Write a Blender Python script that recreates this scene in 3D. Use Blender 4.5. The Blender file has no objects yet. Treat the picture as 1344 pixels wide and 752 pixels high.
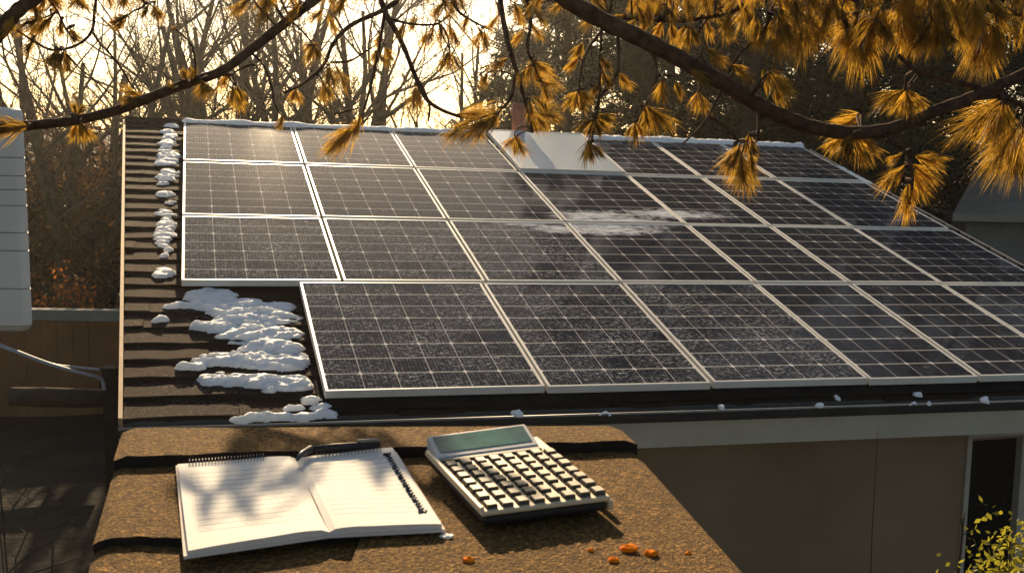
import bpy, bmesh, math, random
import numpy as np
from mathutils import Vector, Matrix
R = math.radians
rnd = random.Random(7)
scene = bpy.context.scene
col = scene.collection

# ------------------------------------------------------------------ camera
F = 1486.0                      # focal length in pixels of a 1344 px wide picture
CX, CY = 672.0, 376.0
EYE = Vector((0, 0, 4.3))
PITCH = math.atan((CY - 172) / F)
ROLL = R(0.8)
fwd = Vector((0, math.cos(PITCH), -math.sin(PITCH)))
_r0 = Vector((1, 0, 0)); _d0 = Vector((0, -math.sin(PITCH), -math.cos(PITCH)))
RT = _r0 * math.cos(ROLL) - _d0 * math.sin(ROLL)
DN = _d0 * math.cos(ROLL) + _r0 * math.sin(ROLL)
cam_d = bpy.data.cameras.new('camera'); cam = bpy.data.objects.new('camera', cam_d); col.objects.link(cam)
cam_d.sensor_width = 36; cam_d.lens = 36 * F / 1344
cam_d.clip_start = 0.05; cam_d.clip_end = 3000
m = Matrix((RT, -DN, -fwd)).transposed().to_4x4(); m.translation = EYE
cam.matrix_world = m
cam_d.dof.use_dof = True; cam_d.dof.focus_distance = 6.5; cam_d.dof.aperture_fstop = 20
scene.camera = cam

# ------------------------------------------------------------------ sky, sun, exposure
SUN_EL, SUN_AZ = R(23), R(-11)
world = bpy.data.worlds.new("World"); scene.world = world; world.use_nodes = True
wn = world.node_tree.nodes; wl = world.node_tree.links
bg = wn['Background']
sky = wn.new('ShaderNodeTexSky'); sky.sky_type = 'NISHITA'; sky.sun_disc = False
sky.sun_elevation = SUN_EL; sky.sun_rotation = SUN_AZ
sky.air_density = 0.8; sky.dust_density = 1.3; sky.ozone_density = 0.6
wb = wn.new('ShaderNodeMix'); wb.data_type = 'RGBA'; wb.blend_type = 'MULTIPLY'; wb.inputs[0].default_value = 1.0; wb.inputs[7].default_value = (1.0, .935, .80, 1)   # white balance
wl.new(sky.outputs[0], wb.inputs[6]); wl.new(wb.outputs[2], bg.inputs[0]); bg.inputs[1].default_value = 0.068
sd = bpy.data.lights.new('sun', 'SUN'); sun = bpy.data.objects.new('sun', sd); col.objects.link(sun)
sd.energy = 5.0; sd.angle = R(0.5); sd.color = (1.0, 0.75, 0.45)
SUNV = Vector((math.sin(SUN_AZ) * math.cos(SUN_EL), math.cos(SUN_AZ) * math.cos(SUN_EL), math.sin(SUN_EL)))
sun.rotation_euler = SUNV.to_track_quat('Z', 'Y').to_euler()
vs = scene.view_settings
vs.view_transform = 'Standard'; vs.look = 'None'; vs.gamma = 1; vs.exposure = 1.0
scene.render.engine = 'CYCLES'
scene.cycles.use_denoising = True
scene.cycles.max_bounces = 6; scene.cycles.transparent_max_bounces = 8

# ------------------------------------------------------------------ helpers
def ray(x, y): return RT * (x - CX) + DN * (y - CY) + fwd * F
def W(x, y, d): return EYE + ray(x, y) / F * d
def on_z(x, y, z):
    d = ray(x, y); return EYE + d * ((z - EYE.z) / d.z)

class MB:
    def __init__(s): s.v = []; s.f = []; s.m = []; s.uv = {}
    def quad(s, a, b, c, d, mi=0, uv=None):
        i = len(s.v); s.v += [tuple(a), tuple(b), tuple(c), tuple(d)]
        if uv: s.uv[len(s.f)] = uv
        s.f.append((i, i+1, i+2, i+3)); s.m.append(mi)
    def tri(s, a, b, c, mi=0):
        i = len(s.v); s.v += [tuple(a), tuple(b), tuple(c)]; s.f.append((i, i+1, i+2)); s.m.append(mi)
    def hexa(s, p, mi=0, skip=()):
        # p: 8 points, bottom 0-3 ccw, top 4-7 ccw
        i = len(s.v); s.v += [tuple(q) for q in p]
        for k, f in enumerate([(3,2,1,0),(4,5,6,7),(0,1,5,4),(1,2,6,5),(2,3,7,6),(3,0,4,7)]):
            if k in skip: continue
            s.f.append(tuple(i+j for j in f)); s.m.append(mi)
    def box(s, x0, x1, y0, y1, z0, z1, M=None, mi=0):
        p = [(x0,y0,z0),(x1,y0,z0),(x1,y1,z0),(x0,y1,z0),(x0,y0,z1),(x1,y0,z1),(x1,y1,z1),(x0,y1,z1)]
        p = [Vector(q) for q in p]
        if M is not None: p = [M @ q for q in p]
        s.hexa(p, mi)
    def tube(s, pts, rad, n=6, mi=0, cap=True):
        pts = [Vector(p) for p in pts]
        if not hasattr(rad, '__len__'): rad = [rad] * len(pts)
        base = len(s.v); prev = None
        for k, p in enumerate(pts):
            t = (pts[min(k+1, len(pts)-1)] - pts[max(k-1, 0)])
            if t.length < 1e-9: t = Vector((0,0,1))
            t.normalize()
            if prev is None:
                a = Vector((0,0,1)) if abs(t.z) < .9 else Vector((1,0,0))
                u = t.cross(a).normalized()
            else:
                u = prev - t * prev.dot(t)
                u = u.normalized() if u.length > 1e-6 else t.orthogonal().normalized()
            prev = u; w = t.cross(u)
            for j in range(n):
                an = 2*math.pi*j/n
                s.v.append(tuple(p + (u*math.cos(an) + w*math.sin(an)) * rad[k]))
        for k in range(len(pts)-1):
            for j in range(n):
                a = base+k*n+j; b = base+k*n+(j+1)%n
                s.f.append((a, b, b+n, a+n)); s.m.append(mi)
        if cap:
            s.f.append(tuple(base+j for j in reversed(range(n)))); s.m.append(mi)
            e = base+(len(pts)-1)*n
            s.f.append(tuple(e+j for j in range(n))); s.m.append(mi)
    def mesh(s, name, mats, smooth=False):
        me = bpy.data.meshes.new(name)
        me.from_pydata(s.v, [], s.f)
        for mt in (mats if isinstance(mats, (list, tuple)) else [mats]): me.materials.append(mt)
        me.polygons.foreach_set('material_index', s.m)
        if smooth: me.polygons.foreach_set('use_smooth', [True]*len(s.f))
        if s.uv:
            uvl = me.uv_layers.new(name='UVMap')
            for fi, q in s.uv.items():
                ls = me.polygons[fi].loop_start
                for k, c in enumerate(q): uvl.data[ls+k].uv = c
        me.update(); return me
    def build(s, name, mats, parent=None, smooth=False, bevel=0, seg=2):
        o = bpy.data.objects.new(name, s.mesh(name, mats, smooth)); col.objects.link(o)
        if parent: o.parent = parent
        if bevel:
            md = o.modifiers.new('bevel', 'BEVEL'); md.width = bevel; md.segments = seg; md.limit_method = 'ANGLE'
        return o

def tag(o, label=None, cat=None, group=None, kind=None):
    if label: o['label'] = label
    if cat: o['category'] = cat
    if group: o['group'] = group
    if kind: o['kind'] = kind
    return o
def empty(name, loc=(0,0,0), M=None):
    o = bpy.data.objects.new(name, None); col.objects.link(o); o.empty_display_size = .1
    if M is not None: o.matrix_world = M
    else: o.location = loc
    return o
def copy_tree(o, parent=None):
    c = o.copy(); col.objects.link(c); c.parent = parent
    for ch in list(o.children): copy_tree(ch, c)
    return c

# ------------------------------------------------------------------ materials
class NT:
    def __init__(s, name):
        s.mat = bpy.data.materials.new(name); s.mat.use_nodes = True
        s.n = s.mat.node_tree.nodes; s.l = s.mat.node_tree.links
        s.b = s.n['Principled BSDF']; s.out = s.n['Material Output']
    def add(s, t, **kw):
        nd = s.n.new(t)
        for k, v in kw.items():
            if k.startswith('i_'):
                key = k[2:]; key = int(key) if key.isdigit() else key.replace('_', ' ')
                if isinstance(v, bpy.types.NodeSocket): s.l.new(v, nd.inputs[key])
                else: nd.inputs[key].default_value = v
            else: setattr(nd, k, v)
        return nd
    def link(s, a, b): s.l.new(a, b)
    def coord(s, kind='Object', scale=(1,1,1)):
        tc = s.add('ShaderNodeTexCoord')
        mp = s.add('ShaderNodeMapping'); s.link(tc.outputs[kind], mp.inputs[0]); mp.inputs['Scale'].default_value = scale
        return mp.outputs[0]
    def noise(s, vec, scale, detail=4, rough=.6):
        return s.add('ShaderNodeTexNoise', i_Vector=vec, i_Scale=scale, i_Detail=detail, i_Roughness=rough).outputs[0]
    def ramp(s, fac, stops):
        r = s.add('ShaderNodeValToRGB'); s.link(fac, r.inputs[0])
        e = r.color_ramp.elements
        while len(e) < len(stops): e.new(.5)
        for q, (p, c) in zip(e, stops): q.position = p; q.color = (*c, 1) if len(c) == 3 else c
        return r.outputs[0]
    def math(s, op, a, b=0.0, clamp=False):
        nd = s.add('ShaderNodeMath', operation=op, use_clamp=clamp)
        for i, v in enumerate((a, b)):
            if isinstance(v, bpy.types.NodeSocket): s.link(v, nd.inputs[i])
            else: nd.inputs[i].default_value = v
        return nd.outputs[0]
    def mix(s, fac, a, b):
        nd = s.add('ShaderNodeMix', data_type='RGBA')
        for key, v in ((0, fac), (6, a), (7, b)):
            if isinstance(v, bpy.types.NodeSocket): s.link(v, nd.inputs[key])
            else: nd.inputs[key].default_value = v if not hasattr(v, '__len__') else (*v, 1)[:4]
        return nd.outputs[2]
    def bump(s, h, strength=.5, dist=.01):
        nd = s.add('ShaderNodeBump', i_Height=h, i_Strength=strength, i_Distance=dist)
        s.link(nd.outputs[0], s.b.inputs['Normal'])
    def set(s, **kw):
        for k, v in kw.items():
            k = k.replace('_', ' ')
            if isinstance(v, bpy.types.NodeSocket): s.link(v, s.b.inputs[k])
            elif hasattr(v, '__len__'): s.b.inputs[k].default_value = (*v, 1)
            else: s.b.inputs[k].default_value = v
        return s

def mottled(name, c0, c1, scale=8, rough=.8, bump=0.0, bscale=60, bdist=.005, kind='Object', spec=.3, metallic=0.0, stretch=(1,1,1)):
    t = NT(name); v = t.coord(kind, stretch)
    t.set(Base_Color=t.ramp(t.noise(v, scale), [(.3, c0), (.7, c1)]), Roughness=rough, Metallic=metallic)
    t.b.inputs['Specular IOR Level'].default_value = spec
    if bump: t.bump(t.noise(v, bscale, 5), bump, bdist)
    return t.mat

M = {}
M['ground'] = mottled('ground_soil', (.010,.007,.004), (.035,.022,.011), 1.2, .95, .8, 6, .05)
M['path'] = mottled('path_gravel', (.10,.09,.075), (.16,.15,.13), 3, .9, .4, 40, .01)
M['bark'] = mottled('pine_bark', (.035,.02,.012), (.11,.06,.035), 30, .9, .9, 60, .006, spec=.15)
M['twig'] = mottled('twig_bark', (.05,.026,.014), (.12,.065,.035), 40, .85, .4, 120, .002, spec=.15)
M['grey_bark'] = mottled('grey_bark', (.06,.048,.034), (.15,.115,.08), 5, .9, .6, 18, .02, spec=.1)
M['dark_bark'] = mottled('dark_bark', (.02,.014,.01), (.06,.042,.028), 5, .9, .6, 18, .02, spec=.1)
def leafmat(name, c0, c1, trans, scale=3, tw=.5):
    t = NT(name); v = t.coord('Object')
    c = t.ramp(t.noise(v, scale, 3), [(.3, c0), (.7, c1)])
    t.set(Base_Color=c, Roughness=.55); t.b.inputs['Specular IOR Level'].default_value = .25
    tr = t.add('ShaderNodeBsdfTranslucent'); hs = t.mix(1.0, c, trans); 
    mx = t.add('ShaderNodeMix', data_type='RGBA', blend_type='MIX'); mx.inputs[0].default_value = .6
    t.link(c, mx.inputs[6]); mx.inputs[7].default_value = (*trans, 1)
    t.link(mx.outputs[2], tr.inputs[0])
    ms = t.add('ShaderNodeMixShader'); ms.inputs[0].default_value = tw
    t.link(t.b.outputs[0], ms.inputs[1]); t.link(tr.outputs[0], ms.inputs[2]); t.link(ms.outputs[0], t.out.inputs[0])
    return t.mat
t = NT('gold_pine_needles'); v = t.coord('Object')
c = t.mix(t.ramp(t.noise(v, 7, 3), [(.32,(0,0,0)),(.66,(1,1,1))]), (.045,.026,.007), (.30,.178,.028)); c = t.mix(t.ramp(t.noise(v, 60, 2), [(.5,(0,0,0)),(.75,(.7,.7,.7))]), c, (.50,.30,.06))
t.set(Base_Color=c, Roughness=.55); t.b.inputs['Specular IOR Level'].default_value = .2
g_ = t.add('ShaderNodeMix', data_type='RGBA', blend_type='MULTIPLY'); g_.inputs[0].default_value = 1; t.link(c, g_.inputs[6]); g_.inputs[7].default_value = (2.5,2.45,1.6,1)
tr = t.add('ShaderNodeBsdfTranslucent'); t.link(g_.outputs[2], tr.inputs[0])
ms = t.add('ShaderNodeMixShader'); ms.inputs[0].default_value = .55
t.link(t.b.outputs[0], ms.inputs[1]); t.link(tr.outputs[0], ms.inputs[2]); t.link(ms.outputs[0], t.out.inputs[0]); M['gold_needle'] = t.mat
M['evergreen'] = leafmat('evergreen_needles', (.008,.013,.006), (.022,.030,.012), (.035,.04,.012), .7, .22)
M['brown_leaf'] = leafmat('brown_dry_leaves', (.05,.03,.014), (.13,.075,.03), (.30,.15,.05), .8, .4)
M['orange_leaf'] = leafmat('orange_leaves', (.12,.04,.01), (.25,.09,.02), (.5,.17,.03), 2, .45)
M['yellow_leaf'] = leafmat('yellow_green_leaves', (.045,.07,.008), (.30,.27,.02), (.52,.46,.05), 11, .45)
M['dark_leaf'] = leafmat('dark_green_leaves', (.015,.02,.008), (.04,.05,.015), (.08,.09,.02), 4, .3)

# shingles: brown granules, scuffed
t = NT('roof_shingles'); v = t.coord('Object')
big = t.noise(v, 1.6, 3); fine = t.noise(v, 170, 2, .8); mid = t.noise(t.coord('Object', (5, 14, 5)), 2.2, 5, .7)
med = t.noise(v, 48, 4, .75)
c = t.mix(t.ramp(mid, [(.3,(0,0,0)),(.7,(1,1,1))]), (.013,.0065,.005), (.046,.024,.017)); c = t.mix(t.ramp(med, [(.45,(0,0,0)),(.75,(.5,.5,.5))]), c, (.060,.037,.030)); c = t.mix(t.ramp(fine, [(.35,(.7,.7,.7)),(.5,(0,0,0))]), c, (.012,.008,.007))
sp = t.math('MULTIPLY', t.ramp(med, [(.54, (0,0,0)), (.66, (1,1,1))]), t.ramp(big, [(.42, (0,0,0)), (.62, (1,1,1))]))
c = t.mix(t.math('MULTIPLY', sp, .38), c, (.40,.37,.36))
t.set(Base_Color=c, Roughness=.9); t.b.inputs['Specular IOR Level'].default_value = .08
t.bump(t.math('ADD', t.math('ADD', fine, med), mid), .8, .009); M['shingle'] = t.mat
# brown mineral felt of the foreground ledge
t = NT('mineral_felt'); v = t.coord('Object')
g = t.noise(v, 190, 4, .8); g2 = t.noise(v, 75, 3, .7); b_ = t.noise(v, 5, 4)
c = t.ramp(g, [(.38,(.045,.022,.008)),(.52,(.21,.115,.032)),(.66,(.60,.34,.095))]); c = t.mix(t.math('MULTIPLY', t.ramp(g2,[(.35,(1,1,1)),(.6,(0,0,0))]), .6), c, (.05,.028,.012)); c = t.mix(t.math('MULTIPLY', b_, .3), c, (.12,.07,.03))
vo = t.add('ShaderNodeTexVoronoi', i_Vector=v, i_Scale=330.0)
t.set(Base_Color=c, Roughness=.95); t.b.inputs['Specular IOR Level'].default_value = .15
t.bump(t.math('ADD', t.math('ADD', g, g2), vo.outputs['Distance']), .9, .005); M['felt'] = t.mat
M['felt_edge'] = mottled('felt_cut_edge', (.012,.009,.007), (.03,.02,.014), 60, .95, .6, 150, .002)
M['stucco'] = mottled('stucco_wall', (.22,.150,.090), (.28,.198,.125), 1.5, .95, .25, 120, .003, spec=.15)
M['fascia'] = mottled('fascia_paint', (.42,.36,.27), (.50,.44,.34), 3, .7, .12, 30, .002)
M['rake_trim'] = mottled('rake_trim_wood', (.40,.26,.14), (.52,.35,.20), 6, .7, .2, 30, .002)
M['gutter'] = mottled('gutter_metal', (.02,.02,.021), (.04,.04,.04), 6, .5, .1, 20, .002, spec=.5)
M['gutter_rim'] = mottled('gutter_rim', (.22,.215,.21), (.32,.31,.30), 6, .45, 0, spec=.4, metallic=.2)
M['black_void'] = mottled('underlay_eave_shade', (.008,.008,.009), (.018,.017,.017), 5, .9, .3, 30, .004, spec=.04)  # roof underlay; also colours the painted shade strip on the eave
M['door_frame'] = mottled('door_frame_paint', (.38,.33,.26), (.48,.42,.34), 5, .6, .1, 40, .002)
t = NT('door_glass'); t.set(Base_Color=(.012,.012,.012), Roughness=.12); M['glass'] = t.mat
M['white_siding'] = mottled('white_siding', (.70,.675,.61), (.78,.755,.70), 2, .6, .1, 30, .003)
M['seam'] = mottled('siding_seam', (.26,.25,.23), (.36,.34,.31), 8, .8)
M['hose'] = mottled('grey_blue_hose', (.36,.40,.46), (.5,.55,.62), 30, .4, spec=.5)
M['dark_wood'] = mottled('dark_wood', (.018,.013,.010), (.05,.036,.026), 10, .85, .5, 40, .004)
M['rust_boards'] = mottled('rust_brown_boards', (.13,.065,.03), (.24,.12,.05), 1.3, .9, .4, 12, .01)
M['coping'] = mottled('grey_coping', (.17,.18,.165), (.24,.25,.23), 2, .8)
M['far_wall'] = mottled('far_house_wall', (.16,.15,.13), (.2,.19,.17), 2, .9)
M['far_roof'] = mottled('far_house_roof', (.23,.20,.16), (.29,.255,.21), 2, .7)
M['terracotta'] = mottled('terracotta', (.26,.10,.06), (.36,.15,.09), 10, .75, .3, 40, .004)
M['alu'] = mottled('panel_frame_metal', (.66,.63,.57), (.78,.75,.69), 6, .4, .05, 60, .001, metallic=.0, spec=.5)
# snow
t = NT('snow'); v = t.coord('Object')
t.set(Base_Color=t.ramp(t.noise(v, 14, 4), [(.3, (.90,.92,.96)), (.7, (.95,.96,.98))]), Roughness=.65)
t.b.inputs['Subsurface Weight'].default_value = .35; t.b.inputs['Subsurface Radius'].default_value = (.05,.055,.06); t.b.inputs['Subsurface Scale'].default_value = 1.0
t.bump(t.math('ADD', t.noise(v, 38, 5, .7), t.noise(v, 120, 3)), .6, .010); M['snow'] = t.mat

# ------------------------------------------------------------------ roof plane
U = ray(248, -245).normalized()                    # up the slope
H = ray(5870, 385).normalized()                    # along the eave
H = (H - U * H.dot(U)).normalized()
N = H.cross(U).normalized()
A0 = W(425, 520, 6.3)
RM = Matrix((H, U, N)).transposed().to_4x4(); RM.translation = A0      # roof coordinates -> world (top of the panels is c = 0)
def rp(x, y, c=0.0):
    o = A0 + N * c; d = ray(x, y); t = (o - EYE).dot(N) / d.dot(N); P = EYE + d * t - A0
    return P.dot(H), P.dot(U)
ROOF_C = -0.09                                     # the shingles lie this far under the glass

# solar cells; uv counts cells
FROST = []
for (x, y, rx, ry) in ((800,292,110,16),(780,284,80,10),(880,281,100,9),(790,302,120,9),(690,292,60,7),(735,300,60,8)):
    a_, b_ = rp(x, y); a1_, _ = rp(x+rx, y); _, b1_ = rp(x, y-ry); FROST.append((a_, b_, a1_-a_, b1_-b_, 1.0 if y < 305 else .62))
def cellmat(name, frost=0.0, base=(.010,.013,.021)):
    t = NT(name); tc = t.add('ShaderNodeTexCoord'); uv = tc.outputs['UV']; ob = tc.outputs['Object']
    sx = t.add('ShaderNodeSeparateXYZ', i_0=uv); u, w = sx.outputs[0], sx.outputs[1]
    jn = t.math('MULTIPLY', t.math('SUBTRACT', t.noise(ob, 9, 3), .5), .03)
    def line(c, freq, wid):
        fr = t.math('FRACT', t.math('ADD', t.math('MULTIPLY', c, freq), .5))
        return t.math('LESS_THAN', t.math('ABSOLUTE', t.math('SUBTRACT', fr, .5)), wid)
    gu = line(t.math('ADD', u, jn), 1, .014); gw = line(t.math('ADD', w, jn), 1, .030)
    # diamond corners where four cells meet
    def dist(c): return t.math('ABSOLUTE', t.math('SUBTRACT', t.math('FRACT', t.math('ADD', c, .5)), .5))
    dia = t.math('MULTIPLY', t.math('LESS_THAN', t.math('ADD', dist(u), t.math('MULTIPLY', dist(w), .7)), .085), t.math('LESS_THAN', t.math('ABSOLUTE', t.math('SUBTRACT', t.math('FRACT', t.math('MULTIPLY', w, .5)), .5)), .2))
    fing = line(u, 9, .15); bus = line(w, 3, .022)
    br = t.noise(t.add('ShaderNodeMapping', i_Vector=ob, i_Scale=(80, 6, 1)).outputs[0], 1.5, 4, .8)
    brk = t.ramp(br, [(.42, (0,0,0)), (.66, (1,1,1))])
    lines = t.math('MAXIMUM', t.math('MULTIPLY', t.math('MAXIMUM', gu, gw), t.math('ADD', t.math('MULTIPLY', brk, .6), .4)), dia)
    fine = t.math('MULTIPLY', t.math('MAXIMUM', t.math('MULTIPLY', fing, .55), t.math('MULTIPLY', bus, .6)), brk)
    vo = t.noise(t.add('ShaderNodeMapping', i_Vector=u if False else uv, i_Scale=(1,1,1)).outputs[0], .8, 2)
    c = t.mix(vo, base, tuple(x*1.9 for x in base))
    c = t.mix(fine, c, (.24,.24,.25)); c = t.mix(t.math('MULTIPLY', lines, .95), c, (.75,.72,.68))
    # frost and dried dust in grainy patches
    pa = t.noise(t.add('ShaderNodeMapping', i_Vector=ob, i_Scale=(1.4, 3.2, 1)).outputs[0], 1.5, 4, .65)
    gr = t.noise(t.add('ShaderNodeMapping', i_Vector=ob, i_Scale=(20, 24, 1)).outputs[0], 1.6, 5, .85)
    fr = t.math('MULTIPLY', t.ramp(pa, [(.52-frost*.45, (0,0,0)), (.70-frost*.2, (1,1,1))]), t.ramp(gr, [(.54-frost*.08, (0,0,0)), (.64, (1,1,1))]))
    gp = t.add('ShaderNodeNewGeometry').outputs['Position']
    def along(ax): 
        d = t.add('ShaderNodeVectorMath', operation='DOT_PRODUCT', i_0=gp); d.inputs[1].default_value = ax
        return t.math('SUBTRACT', d.outputs['Value'], A0.dot(ax))
    pa_, pb_ = along(H), along(U)
    sv = t.add('ShaderNodeCombineXYZ', i_0=t.math('MULTIPLY', pa_, 3.2), i_1=t.math('MULTIPLY', pb_, 15.0)).outputs[0]
    st1 = t.noise(sv, 1.3, 5, .75)
    sv2 = t.add('ShaderNodeCombineXYZ', i_0=t.math('MULTIPLY', pa_, 7.0), i_1=t.math('MULTIPLY', pb_, 17.0)).outputs[0]
    st2 = t.noise(sv2, 1.2, 4, .8)
    streak = None
    for (ca, cb, ra, rb, am) in FROST:
        e_ = t.math('ADD', t.math('POWER', t.math('ABSOLUTE', t.math('DIVIDE', t.math('SUBTRACT', pa_, ca), ra)), 2.0), t.math('POWER', t.math('ABSOLUTE', t.math('DIVIDE', t.math('SUBTRACT', pb_, cb), rb)), 2.0))
        m1 = t.math('MULTIPLY', t.math('SUBTRACT', 1.0, e_, True), am); streak = m1 if streak is None else t.math('MAXIMUM', streak, m1)
    sk = t.math('MULTIPLY', t.math('ADD', t.math('ADD', t.math('MULTIPLY', streak, .42), t.math('MULTIPLY', st1, .55)), t.math('MULTIPLY', st2, .95)), t.math('GREATER_THAN', streak, 0.0))
    sk = t.ramp(t.math('MULTIPLY', sk, .6), [(.57, (0,0,0)), (.72, (1,1,1))])
    fr = t.math('MAXIMUM', t.math('MULTIPLY', fr, .6+frost*.4), t.math('MULTIPLY', sk, .95))
    c = t.mix(fr, c, (.80,.82,.86))
    t.set(Base_Color=c, Roughness=.05)
    t.b.inputs['Specular IOR Level'].default_value = .022
    return t.mat
M['cells'] = cellmat('solar_cells')
M['cells_frost'] = cellmat('solar_cells_frosted', .36)
t = NT('sky_reflection_panel'); t.set(Base_Color=(.60,.66,.69), Roughness=.14); M['plain_panel'] = t.mat  # pale base colour stands in for the sky this panel reflects

# ------------------------------------------------------------------ ground
g = MB(); n = 60
gx = [-900,-300,-120,-60]+[-40+2*i for i in range(41)]+[60,120,300,900]
gy = [-60,-20]+[0+2*i for i in range(26)]+[60,90,150,300,900,2500]
def gz(x, y):
    z = 0.10*math.sin(x*.7+y*.3)+.08*math.sin(y*.9-x*.4)
    if y > 34: z -= min(9.0, (y-34)*.16)          # the land falls away behind the wood
    return z - .1
for i in range(len(gx)-1):
    for j in range(len(gy)-1):
        g.quad(*[(x, y, gz(x, y)) for x, y in ((gx[i],gy[j]),(gx[i+1],gy[j]),(gx[i+1],gy[j+1]),(gx[i],gy[j+1]))])
o = g.build('ground', M['ground'], smooth=True); tag(o, kind='structure')

# ------------------------------------------------------------------ the house under the panels
house = empty('house', (A0.x, A0.y, 0))
tag(house, 'low house with a brown shingle roof under the solar panels and taupe stucco wall', 'house')
HINV = Matrix.Translation((-A0.x, -A0.y, 0))
def hw(a, b, c): return HINV @ (RM @ Vector((a, b, c)))
aL = lambda b: -1.05 - .30*(b + .24)/6.6           # left rake runs slightly out of square
aR = 6.53; B0, B1 = -0.04, 6.42
roof = MB()
for (c0, c1) in ((ROOF_C-.16, ROOF_C-.02),):
    roof.hexa([hw(aL(B0)+.02,B0,c0), hw(aR-.02,B0,c0), hw(aR-.02,B1-.01,c0), hw(aL(B1)+.02,B1-.01,c0), hw(aL(B0)+.02,B0,c1), hw(aR-.02,B0,c1), hw(aR-.02,B1-.01,c1), hw(aL(B1)+.02,B1-.01,c1)])
# back slope
back = hw(aL(B1), B1, ROOF_C-.02), hw(aR, B1, ROOF_C-.02)
Hh = Vector((H.x, H.y, 0)).normalized(); Bk = Vector((-Hh.y, Hh.x, 0))
q0, q1 = back; q2 = q1 + Bk*5.5 - Vector((0,0,1.6)); q3 = q0 + Bk*5.5 - Vector((0,0,1.6)); dz = Vector((0,0,-.14))
roof.hexa([q0+dz, q1+dz, q2+dz, q3+dz, q0, q1, q2, q3])
roof_o = roof.build('roof', M['black_void'], house)
sh = MB(); rs = random.Random(3)
ncourse = 27; ex = (B1-B0)/ncourse
for i in range(ncourse):
    b0 = B0 + i*ex; b1 = b0 + ex*1.12
    a = aL(b0) - rs.random()*.3; first = True
    while a < aR:
        w_ = rs.uniform(.35, .95); a2 = a + w_
        l = max(a, aL(b0)); r = min(a2, aR)
        if r - l > .02:
            j = rs.uniform(-.012, .012); th = rs.uniform(.018, .027); tl = rs.uniform(-.006, .006)
            c1 = ROOF_C + .012; bt = min(b1, B1)
            ns = max(1, int((r-l)/.12)); pr = None
            for k in range(ns+1):
                aa = l + (r-l)*k/ns - (.003 if k == ns and r < aR else 0)
                w1 = j + rs.uniform(-.006, .006) + tl*(k/ns-.5); w2 = th + rs.uniform(-.004, .005)
                cur = (hw(aa, b0+w1, ROOF_C-.02), hw(aa, b0+w1+.004, ROOF_C-.012+w2), hw(aa, bt, ROOF_C-.012))
                if pr:
                    sh.quad(pr[0], cur[0], cur[1], pr[1], 1); sh.quad(pr[1], cur[1], cur[2], pr[2])
                pr = cur
            le = hw(l, b0+j, ROOF_C-.02); 
        a = a2
# ridge caps
a = aL(B1)
while a < aR:
    a2 = min(a + .30, aR); z = rs.uniform(0, .008)
    p = [hw(a,B1-.11,ROOF_C+.0), hw(a2,B1-.11,ROOF_C+.0), hw(a2,B1+.0,ROOF_C+.03), hw(a,B1+.0,ROOF_C+.03)]
    up = Vector((0,0,.022+z)); dq = Bk*.13 - Vector((0,0,.03))
    sh.quad(p[0]+up, p[1]+up*.7, p[2]+up*.7, p[3]+up); sh.quad(p[3]+up, p[2]+up*.7, p[2]+dq+up*.7, p[3]+dq+up)
    sh.quad(p[0]-up*.5, p[1]-up*.5, p[1]+up*.7, p[0]+up)
    a = a2
sh.build('shingles', [M['shingle'], M['felt_edge']], roof_o)
tr = MB()
tr.hexa([hw(aL(B0)-.022,B0-.02,ROOF_C-.20), hw(aL(B0),B0-.02,ROOF_C-.20), hw(aL(B1),B1,ROOF_C-.20), hw(aL(B1)-.022,B1,ROOF_C-.20),
         hw(aL(B0)-.022,B0-.02,ROOF_C+.022), hw(aL(B0),B0-.02,ROOF_C+.022), hw(aL(B1),B1,ROOF_C+.022), hw(aL(B1)-.022,B1,ROOF_C+.022)])
tr.build('rake_trim', M['rake_trim'], house)
tr = MB()
tr.hexa([hw(aR,B0,ROOF_C-.20), hw(aR+.03,B0,ROOF_C-.20), hw(aR+.03,B1,ROOF_C-.20), hw(aR,B1,ROOF_C-.20),
         hw(aR,B0,ROOF_C+.01), hw(aR+.03,B0,ROOF_C+.01), hw(aR+.03,B1,ROOF_C+.01), hw(aR,B1,ROOF_C+.01)])
tr.build('rake_trim', M['fascia'], house)
shade_mb = MB(); ns = 60  # near-black strip laid on the eave as painted shade below the panels
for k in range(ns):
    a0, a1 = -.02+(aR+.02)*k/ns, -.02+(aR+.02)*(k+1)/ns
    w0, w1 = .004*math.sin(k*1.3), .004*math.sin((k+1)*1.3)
    shade_mb.quad(hw(a0,B0-.012,ROOF_C+.030), hw(a1,B0-.012,ROOF_C+.030), hw(a1,.30,ROOF_C+.038), hw(a0,.30,ROOF_C+.038))
shade_mb.build('eave_shade_strip', M['black_void'], house)
# gutter: a dark trough with a bright rolled rim along the eave
e0 = hw(aL(B0)-.02, B0, ROOF_C); e1 = hw(aR+.03, B0, ROOF_C)
eh = (e1-e0).normalized(); of = -Vector((-eh.y, eh.x, 0)).normalized(); dwn = Vector((0,0,-1))
gt = MB(); prof = [(0,.012),(.012,.070),(.045,.09),(.085,.08),(.098,.030)]
for k in range(len(prof)-1):
    a_, b_ = prof[k], prof[k+1]
    gt.quad(e0+of*a_[0]+dwn*a_[1], e1+of*a_[0]+dwn*a_[1], e1+of*b_[0]+dwn*b_[1], e0+of*b_[0]+dwn*b_[1])
for e in (e0, e1):
    i = len(gt.v); gt.v += [tuple(e+of*p+dwn*q) for p, q in prof]; gt.f.append(tuple(range(i, i+5))); gt.m.append(0)
go = gt.build('gutter', M['gutter'], house)
rim = MB(); rim.tube([e0+of*.098+dwn*.026, e1+of*.098+dwn*.026], .008, 8); rim.build('rim', M['gutter_rim'], go, smooth=True)
fa = MB()
f0, f1 = e0+of*.02+dwn*.104, e1+of*.02+dwn*.104
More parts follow.
